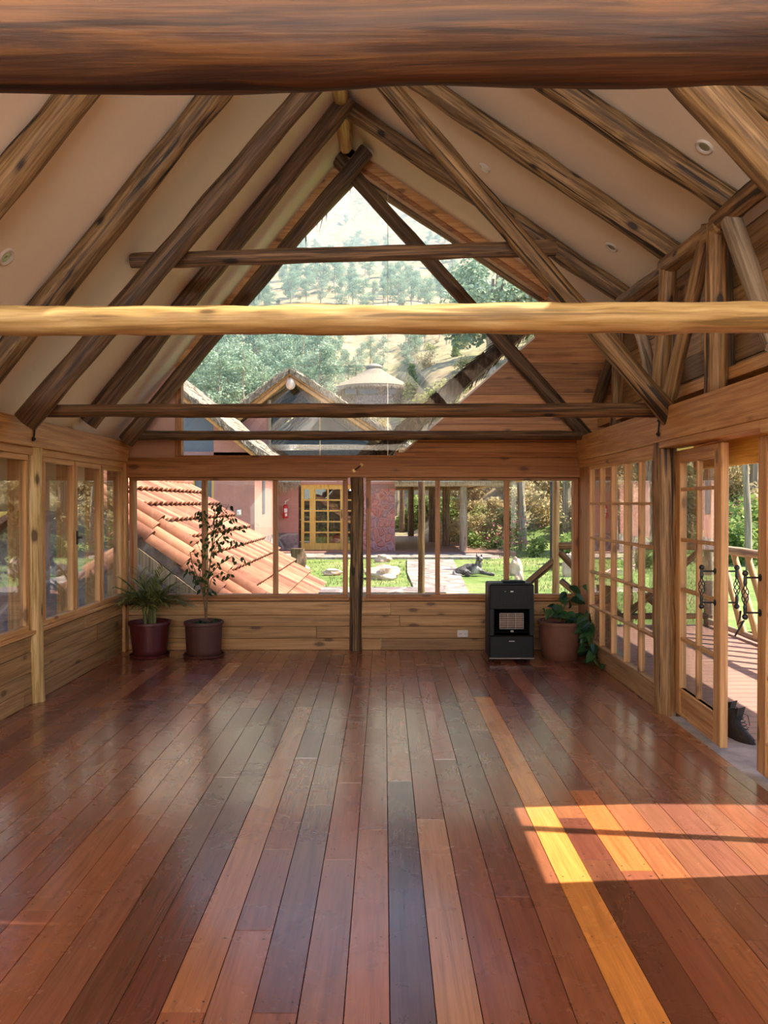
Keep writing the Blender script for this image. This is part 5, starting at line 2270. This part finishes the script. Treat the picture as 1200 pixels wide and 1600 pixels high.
# front legs from chest (index 2), hind leg from rump (index 0), tail
body.append([2, (V(.16, -.10, .08), .05), (V(.33, -.14, .045), .034), (V(.42, -.15, .035), .038)])
body.append([2, (V(.17, .06, .08), .05), (V(.34, .03, .045), .034), (V(.44, .02, .035), .038)])
body.append([0, (V(-.24, -.12, .12), .085), (V(-.10, -.19, .07), .05), (V(-.22, -.22, .04), .034), (V(-.10, -.24, .035), .036)])
body.append([0, (V(-.44, -.04, .07), .045), (V(-.42, -.18, .04), .04), (V(-.28, -.26, .035), .03)])
o = skin_obj('body', body, 'dog_fur', dog, 2)
for s_ in (-1, 1):
    mb = MB()
    bx_ = .10 * k + s_ * .045 * k
    mb.add([(bx_ - .028, -.01, .44), (bx_ + .028, -.01, .44), (bx_, .02, .45), (bx_ + s_ * .012, -.0, .53)], [(0, 1, 3), (1, 2, 3), (2, 0, 3), (0, 2, 1)])
    e = mb.build('ear', M['dog_fur'], loc=(0, 0, 0))
    e.parent = dog
mb = MB()
mb.ball((.14 * k, -.20 * k, .365 * k), .018, 8, 6)
e = mb.build('nose', M['black_matt'], loc=(0, 0, 0), smooth=True)
e.parent = dog

# ------------------------------------------------------------------ trees
def crown(mb, blobs, n, size, r, up=.3):
    tot = sum(b[1][0] * b[1][2] for b in blobs)
    for c, rad in blobs:
        m_ = int(n * rad[0] * rad[2] / tot)
        for i in range(m_):
            d = Vector((r.gauss(0, 1), r.gauss(0, 1), r.gauss(0, 1))).normalized() * (r.random() ** .4)
            p = Vector(c) + Vector((d.x * rad[0], d.y * rad[1], d.z * rad[2]))
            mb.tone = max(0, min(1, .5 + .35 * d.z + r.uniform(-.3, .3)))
            a = Vector((r.uniform(-1, 1), r.uniform(-1, 1), r.uniform(-1, up))).normalized()
            b = a.cross(Vector((r.uniform(-1, 1), r.uniform(-1, 1), r.uniform(-1, 1)))).normalized()
            s_ = size * r.uniform(.6, 1.4)
            mb.add([p, p + a * s_ * .5 + b * s_ * .28, p + a * s_, p + a * s_ * .5 - b * s_ * .28], [(0, 1, 2, 3)])


def make_tree(name, kind, seed, n=2400):
    """unit height tree with its foot at the origin"""
    r = random.Random(seed)
    root = empty(name, (0, 0, 0))
    tk = MB()
    lf = MB()
    blobs = []
    if kind == 'euc':
        bend = r.uniform(-.05, .05)
        tk.tube([(0, 0, -.03), (bend * .4, 0, .3), (bend, 0, .6), (bend * .6, 0, .95)], [.016, .012, .008, .002], 6)
        for i in range(13):
            t = .28 + .7 * i / 13
            w_ = .15 * math.sin(PI * min(1, (t - .15) * 1.1)) + .04
            an = r.uniform(0, 2 * PI)
            c = Vector((bend + math.cos(an) * w_ * .6, math.sin(an) * w_ * .6, t))
            blobs.append((c, (w_ * .7, w_ * .7, .07)))
            tk.tube([(bend * .6, 0, t - .08), c], [.005, .002], 4)
        size = .028
        mat = 'leaf_euc'
    elif kind == 'round':
        tk.tube([(0, 0, -.03), (.02, 0, .3), (-.01, 0, .6)], [.03, .024, .012], 7)
        for i in range(12):
            an = r.uniform(0, 2 * PI)
            rr = r.uniform(.0, .25)
            c = Vector((math.cos(an) * rr, math.sin(an) * rr, r.uniform(.38, .86)))
            blobs.append((c, (.17, .17, .13)))
            tk.tube([(0, 0, .35), c], [.012, .004], 5)
        size = .045
        mat = 'leaf_olive'
    elif kind == 'weep':     # drooping old tree
        tk.tube([(0, 0, -.03), (.03, 0, .3), (.0, 0, .7)], [.03, .022, .01], 7)
        for i in range(16):
            an = r.uniform(0, 2 * PI)
            rr = r.uniform(.08, .32)
            c = Vector((math.cos(an) * rr, math.sin(an) * rr, r.uniform(.42, .9) - rr * .3))
            blobs.append((c, (.11, .11, .15)))
            tk.tube([(0, 0, .4), c], [.012, .003], 5)
        size = .04
        mat = 'leaf_euc'
    elif kind == 'cone':
        tk.tube([(0, 0, -.03), (0, 0, .9)], [.03, .004], 6)
        for i in range(9):
            t = .1 + .1 * i
            w_ = .24 * (1 - t) + .05
            blobs.append((Vector((0, 0, t)), (w_, w_, .08)))
        size = .06
        mat = 'leaf_bright'
    elif kind in ('bush', 'drybush', 'greenbush'):
        tk.tube([(0, 0, -.05), (0, 0, .5)], [.03, .01], 5)
        for i in range(9):
            an = r.uniform(0, 2 * PI)
            rr = r.uniform(0, .4)
            blobs.append((Vector((math.cos(an) * rr, math.sin(an) * rr, r.uniform(.2, .7))), (.28, .28, .26)))
        size = .10
        mat = {'bush': 'leaf_olive', 'drybush': 'leaf_dry', 'greenbush': 'leaf_bright'}[kind]
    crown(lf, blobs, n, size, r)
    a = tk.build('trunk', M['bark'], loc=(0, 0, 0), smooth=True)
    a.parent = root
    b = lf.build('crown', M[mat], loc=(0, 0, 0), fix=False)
    b.parent = root
    return root


PLACED = []
PROTO = {}
USED = set()


def plant(name, kind, variant, x, y, h, label, cat='tree', group=None, n=2400, z=None, wide=1.):
    key = (kind, variant, n)
    if key not in PROTO:
        PROTO[key] = make_tree(name, kind, hash(kind) % 7 + variant * 13 if False else sum(map(ord, kind)) + variant * 13, n)
    if key not in USED:
        o = PROTO[key]
        USED.add(key)
    else:
        o = copy_tree(PROTO[key])
    o.name = name
    o.location = (x, y, (ground(x, y) if z is None else z) - .02 * h)
    o.rotation_euler = (0, 0, rt_rand.uniform(0, 2 * PI))
    o.scale = (h * wide, h * wide, h)
    for k_ in ('label', 'category', 'group'):
        if k_ in o:
            del o[k_]
    tag(o, label, cat, group)
    return o


rt_rand = random.Random(99)


def px_plant(name, kind, variant, px, Y, h, label, **kw):
    if kw.get('group'):      # keep the repeats of a group apart
        x = (px - 600) / F * Y
        rad = h * {'euc': .16, 'weep': .3, 'round': .3}.get(kind, .42)
        for (a, b, c) in PLACED:
            if (a - x) ** 2 + (b - Y) ** 2 < ((c + rad) * (.72 if 'bank' in kw['group'] else .85)) ** 2:
                return None
        PLACED.append((x, Y, rad))
    return plant(name, kind, variant, (px - 600) / F * Y, Y, h, label, **kw)


# forest behind the thatched houses
FL = 'tall thin grey green tree of the grove behind the thatched houses'
for i in range(150):
    Y = 88 + 85 * rt_rand.random()
    px = rt_rand.uniform(268, 515) if i % 6 else rt_rand.uniform(515, 720)
    if px > 515:
        Y = 128 + 50 * rt_rand.random()
    h = rt_rand.uniform(8, 12.5) * (1 if px < 515 else .62)
    px_plant('eucalyptus_tree', 'euc', i % 3, px, Y, h, FL, group='grove behind the thatched houses', wide=1.15)
ML = 'grey green tree of the middle slope seen over the pale tie beam'
for i in range(80):
    Y = 215 + 130 * rt_rand.random()
    px = rt_rand.choice([rt_rand.uniform(380, 480), rt_rand.uniform(520, 740), rt_rand.uniform(600, 720), rt_rand.uniform(440, 580)])
    px_plant('eucalyptus_tree', 'euc', i % 3, px, Y, rt_rand.uniform(8, 13), ML, group='trees of the middle slope', wide=1.2)
UL = 'distant bluish tree in the upper part of the gable glass'
cl = [(rt_rand.uniform(440, 800), rt_rand.uniform(430, 640)) for _ in range(9)]
for i in range(110):
    cx_, cy_ = cl[i % 9]
    Y = cy_ + rt_rand.gauss(0, 22) if i % 5 else rt_rand.uniform(430, 760)
    px = cx_ + rt_rand.gauss(0, 24) if i % 5 else rt_rand.uniform(430, 800)
    px_plant('eucalyptus_tree', 'euc', i % 3, px, Y, rt_rand.uniform(7, 13), UL, group='distant trees of the upper slope', wide=1.3)
for (px, Y, h, lab) in ((770, 82, 15, 'large drooping tree behind the right side of the gable glass'), (838, 90, 13, 'drooping tree at the far right of the gable glass'),
                        (762, 105, 14, 'third drooping tree, half behind the thin truss rafter')):
    px_plant('drooping_tree', 'weep', int(px) % 2, px, Y, h, lab, n=4200, wide=1.1)
px_plant('conical_tree', 'cone', 0, 643, 100, 5.0, 'small bright green conical tree right of the round hut')
px_plant('conical_tree', 'cone', 1, 712, 112, 3.0, 'tiny bright shrub tree at the terrace wall on the slope')
# left side garden, seen through the left windows
for i, (px, Y, h, kd_, lab) in enumerate(((30, 30, 8, 'round', 'olive tree seen through the leftmost casement'), (95, 38, 9, 'weep', 'pale drooping tree beyond the left lawn'), (140, 28, 4.5, 'round', 'small olive tree beyond the tiled roof'),
                                          (-40, 24, 7, 'round', 'olive tree at the far left edge'), (170, 46, 10, 'weep', 'tree behind the pink house on the left'), (120, 52, 9, 'round', 'olive tree on the left slope'), (60, 50, 10, 'weep', 'tall pale tree on the left slope'), (10, 60, 12, 'weep', 'tallest pale tree on the left slope'))):
    px_plant('garden_tree', kd_, i % 2, px, Y, h, lab, n=2600 if kd_ == 'weep' else 2200)
# shrubs of the slopes
for i in range(120):
    px = rt_rand.uniform(380, 860)
    Y = 60 + 230 * rt_rand.random() ** 1.2
    kd_ = rt_rand.choice(['bush', 'bush', 'drybush'])
    px_plant('shrub', kd_, i % 2, px, Y, rt_rand.uniform(1.2, 3.2), 'scattered low shrub on the dry mountainside', cat='shrub', group='shrubs of the mountainside', n=500)
# right bank shrubs: through the right far window and the glazed doors
for i in range(330):
    px = rt_rand.uniform(700, 1240)
    Yb = max(12.5, 31 - .9 * max(0, (px - 600) / F * 24 - 5) * 1.1)
    Y = Yb + 18 * rt_rand.random() ** 1.3
    kd_ = rt_rand.choice(['bush', 'drybush', 'drybush', 'drybush'])
    px_plant('shrub', kd_, i % 2, px, Y, rt_rand.uniform(.7, 1.9), 'dry straggly shrub on the bank right of the lawn', cat='shrub', group='shrubs of the right bank', n=900)
for (px, Y, h, lab) in ((735, 27.5, .9, 'bright green shrub behind the pale grey terrace column'), (775, 26.5, .7, 'low green shrub in the flower border'), (845, 24, .8, 'green shrub before the lamp post'),
                        (885, 21, 1.1, 'leafy shrub behind the porch rail'), (636, 46, 1.6, 'green bush behind the terrace columns'), (700, 38, 1.6, 'green bush at the end of the terrace'), (661, 46, 2.2, 'taller bush behind the terrace'),
                        (1180, 22, 2.3, 'bright green bush seen through the open door'), (1150, 21, 1.6, 'second bright bush seen through the open door'), (1000, 20, 1.0, 'green bush beyond the far porch railing')):
    px_plant('green_shrub', 'greenbush', int(px) % 2, px, Y, h, lab, cat='shrub', n=1100, wide=1.1)
for (px, Y, h, lab) in ((886, 30, 6.5, 'leafy vine clad tree at the right end of the far window'), (1010, 26, 7, 'tree beyond the small pane glazing'), (1175, 28, 7, 'tree behind the bright bushes in the door gap'), (620, 50, 5, 'tree behind the stone pier'), (690, 52, 6, 'tree behind the terrace roof')):
    px_plant('leafy_tree', 'round', int(px) % 2, px, Y, h, lab, n=2200)
# bare trunks on the bank
for (px, Y, r0_, lab) in ((818, 27.5, .15, 'slender pale tree trunk behind the far right window'), (1172, 19, .09, 'slim grey trunk in the door gap'), (960, 24, .13, 'pale trunk behind the small pane glazing')):
    X = (px - 600) / F * Y
    g_ = ground(X, Y)
    log('bare_tree', (X, Y, g_ - .2), (X - .25, Y + .1, g_ + 7), r0_, r0_ * .6, 'bark', lab, 'tree', wob=.3, seg=20)
# flowers
mb = MB()
root = empty('flowering_shrub', gp_(796, 862), 'pink flowering shrub by the slender pale trunk', 'shrub')
for i in range(300):
    q = root.location + Vector((rp.gauss(0, .5), rp.gauss(0, .2), abs(rp.gauss(0, .5))))
    mb.tone = rp.random()
    leaf(mb, q, (rp.uniform(-1, 1), rp.uniform(-1, 1), rp.uniform(-.5, 1)), (0, -1, 1), .12, .06, 2)
mb.build('foliage', M['leaf_bright'], root, fix=False)
mb = MB()
for i in range(110):
    q = root.location + Vector((rp.gauss(0, .45), rp.gauss(0, .2) - .1, .2 + abs(rp.gauss(0, .5))))
    mb.tone = rp.random()
    leaf(mb, q, (rp.uniform(-1, 1), rp.uniform(-1, 1), rp.uniform(-.5, 1)), (0, -1, 1), .08, .07, 2)
mb.build('flowers', M['petal'], root, fix=False)
root = empty('flowering_shrub', (-.4 * 16, 16, GZ), 'pink flowering shrub seen through the left casements', 'shrub')
mb = MB()
mc = MB()
for i in range(420):
    q = root.location + Vector((rp.gauss(0, .5), rp.gauss(0, .4), abs(rp.gauss(.5, .4))))
    m_ = mc if i % 5 == 0 else mb
    m_.tone = rp.random()
    leaf(m_, q, (rp.uniform(-1, 1), rp.uniform(-1, 1), rp.uniform(-.5, 1)), (0, -1, 1), .11, .06, 2)
mb.build('foliage', M['leaf_bright'], root, fix=False)
mc.build('flowers', M['petal'], root, fix=False)

# ------------------------------------------------------------------ distant buildings
c = at(584, 632, 113)
gz = c.z
root = empty('round_hut', (c.x, 113, gz), 'large round stone hut with a conical thatched roof on the slope', 'hut')
K = 113 / F
mb = MB()
mb.lathe([(5.0, gz - 3), (5.0, gz + 34 * K)], 30, (c.x, 116, 0))
mb.build('wall', M['stone_grey'], root)
mb = MB()
prof = [(.3, gz + 63 * K), (1.2, gz + 60 * K), (3.0, gz + 47 * K), (5.0, gz + 36 * K), (6.4, gz + 28 * K), (6.3, gz + 24 * K), (5.0, gz + 29 * K)]
mb.lathe(prof, 40, (c.x, 116, 0))
for i in range(900):
    an = rp.uniform(0, 2 * PI)
    p = Vector((c.x + 6.3 * math.cos(an), 116 + 6.3 * math.sin(an), gz + 27 * K))
    q = p + Vector((.25 * math.cos(an), .25 * math.sin(an), -rp.uniform(.2, .8)))
    mb.add([p + Vector((.06, 0, 0)), p - Vector((.06, 0, 0)), q], [(0, 1, 2)])
mb.build('thatch', M['straw'], root, fix=False)
MB().ball((c.x, 116, gz + 63.5 * K), (1.3, 1.3, .5), 12, 8).build('roof_cap', M['concrete'], root, smooth=True)
mb = MB()
for x0, x1 in ((540, 556), (562, 590), (604, 618)):
    a = at(x0, 608, 110.9)
    b = at(x1, 616, 110.9)
    mb.bx(a.x, b.x, 110.7, 111.4, b.z, a.z)
mb.build_each('window', M['slate_glass'], root)
mb = MB()
a = at(638, 606, 112)
b = at(700, 622, 112)
mb.prism([Vector((a.x, 110, a.z)), Vector((b.x, 110, b.z)), Vector((b.x, 118, b.z)), Vector((a.x, 118, a.z))], (0, 0, .35))
mb.build('lean_to_roof', M['straw_dark'], root)
mb = MB()
a = at(625, 615, 113)
b = at(640, 634, 113)
mb.bx(a.x, b.x + 4.5, 114, 117, b.z - 2, a.z - .3)
mb.build('lean_to_wall', M['dark_room'], root)
a = at(604, 634, 108)
root = empty('stone_retaining_wall', (a.x, 108, a.z), 'pale dry stone wall before the round hut', 'wall')
mb = MB()
mb.prism([Vector(at(548, 640, 108)), Vector(at(560, 618, 108)), Vector(at(612, 616, 108)), Vector(at(622, 640, 108))], (0, 1.5, 0))
mb.build('masonry', M['stone_grey'], root)
a = at(653, 626, 106)
root = empty('closed_parasol', a, 'closed white parasol beside the round hut', 'parasol')
mb = MB()
mb.lathe([(.65, a.z - .2), (.45, a.z + .5), (.12, a.z + 1.5), (.02, a.z + 1.7)], 12, (a.x, a.y, 0))
mb.build('canopy', M['white'], root)
MB().tube([(a.x, a.y, a.z - 1.5), (a.x, a.y, a.z)], .05, 6).build('pole', M['wire'], root)
a = at(688, 594, 130)
root = empty('brick_chimney', a, 'small reddish brick chimney block on the slope', 'chimney')
mb = MB()
mb.bx(a.x - 1.0, a.x + 1.0, 129, 131, a.z - 2, a.z + .8)
mb.mi = 0
mb.bx(a.x - 1.15, a.x + 1.15, 128.9, 131.1, a.z + .8, a.z + 1.0)
mb.build('masonry', M['stone_red'], root)
# adobe garden house left
root = empty('garden_house', (-9.0, 20, G0), 'low pink garden house with a tiled roof beyond the left lawn', 'house')
mb = MB()
mb.bx(-10.6, -8.3, 19, 22, G0, 2.3)
mb.build('wall', M['adobe'], root)
mb = MB()
mb.prism([(-10.9, 18.6, 2.25), (-7.9, 18.6, 2.25), (-8.9, 18.6, 3.2)], (0, 4, 0))
mb.build('roof', M['tile'], root)
mb = MB()
mb.bx(-9.6, -8.9, 18.95, 19, .2, 1.9)
mb.build('door', M['yellow_z'], root)
root = empty('garden_wall', (-7.6, 14.2, G0), 'dark low stone wall across the left garden', 'wall')
mb = MB()
mb.bx(-14, -4.9, 14.0, 14.4, G0 - .1, .35)
mb.build('masonry', M['stone_grey'], root)

# ------------------------------------------------------------------ thin haze filling the valley
s = NT('haze')
vs_ = s.n('ShaderNodeVolumeScatter')
vs_.inputs['Color'].default_value = (.62, .83, 1, 1)
vs_.inputs['Density'].default_value = .00095
vs_.inputs['Anisotropy'].default_value = .2
s.l(vs_.outputs[0], s.out.inputs['Volume'])
mb = MB()
mb.prism([(-900, 64, -5), (-900, 64, 48), (-900, 420, 215), (-900, 800, 385), (-900, 1480, 700), (-900, 1480, -5)], (1800, 0, 0))
o = mb.build('valley_haze', s.m)
tag(o, 'thin bluish haze lying over the valley and the far slope', 'haze', kind='stuff')
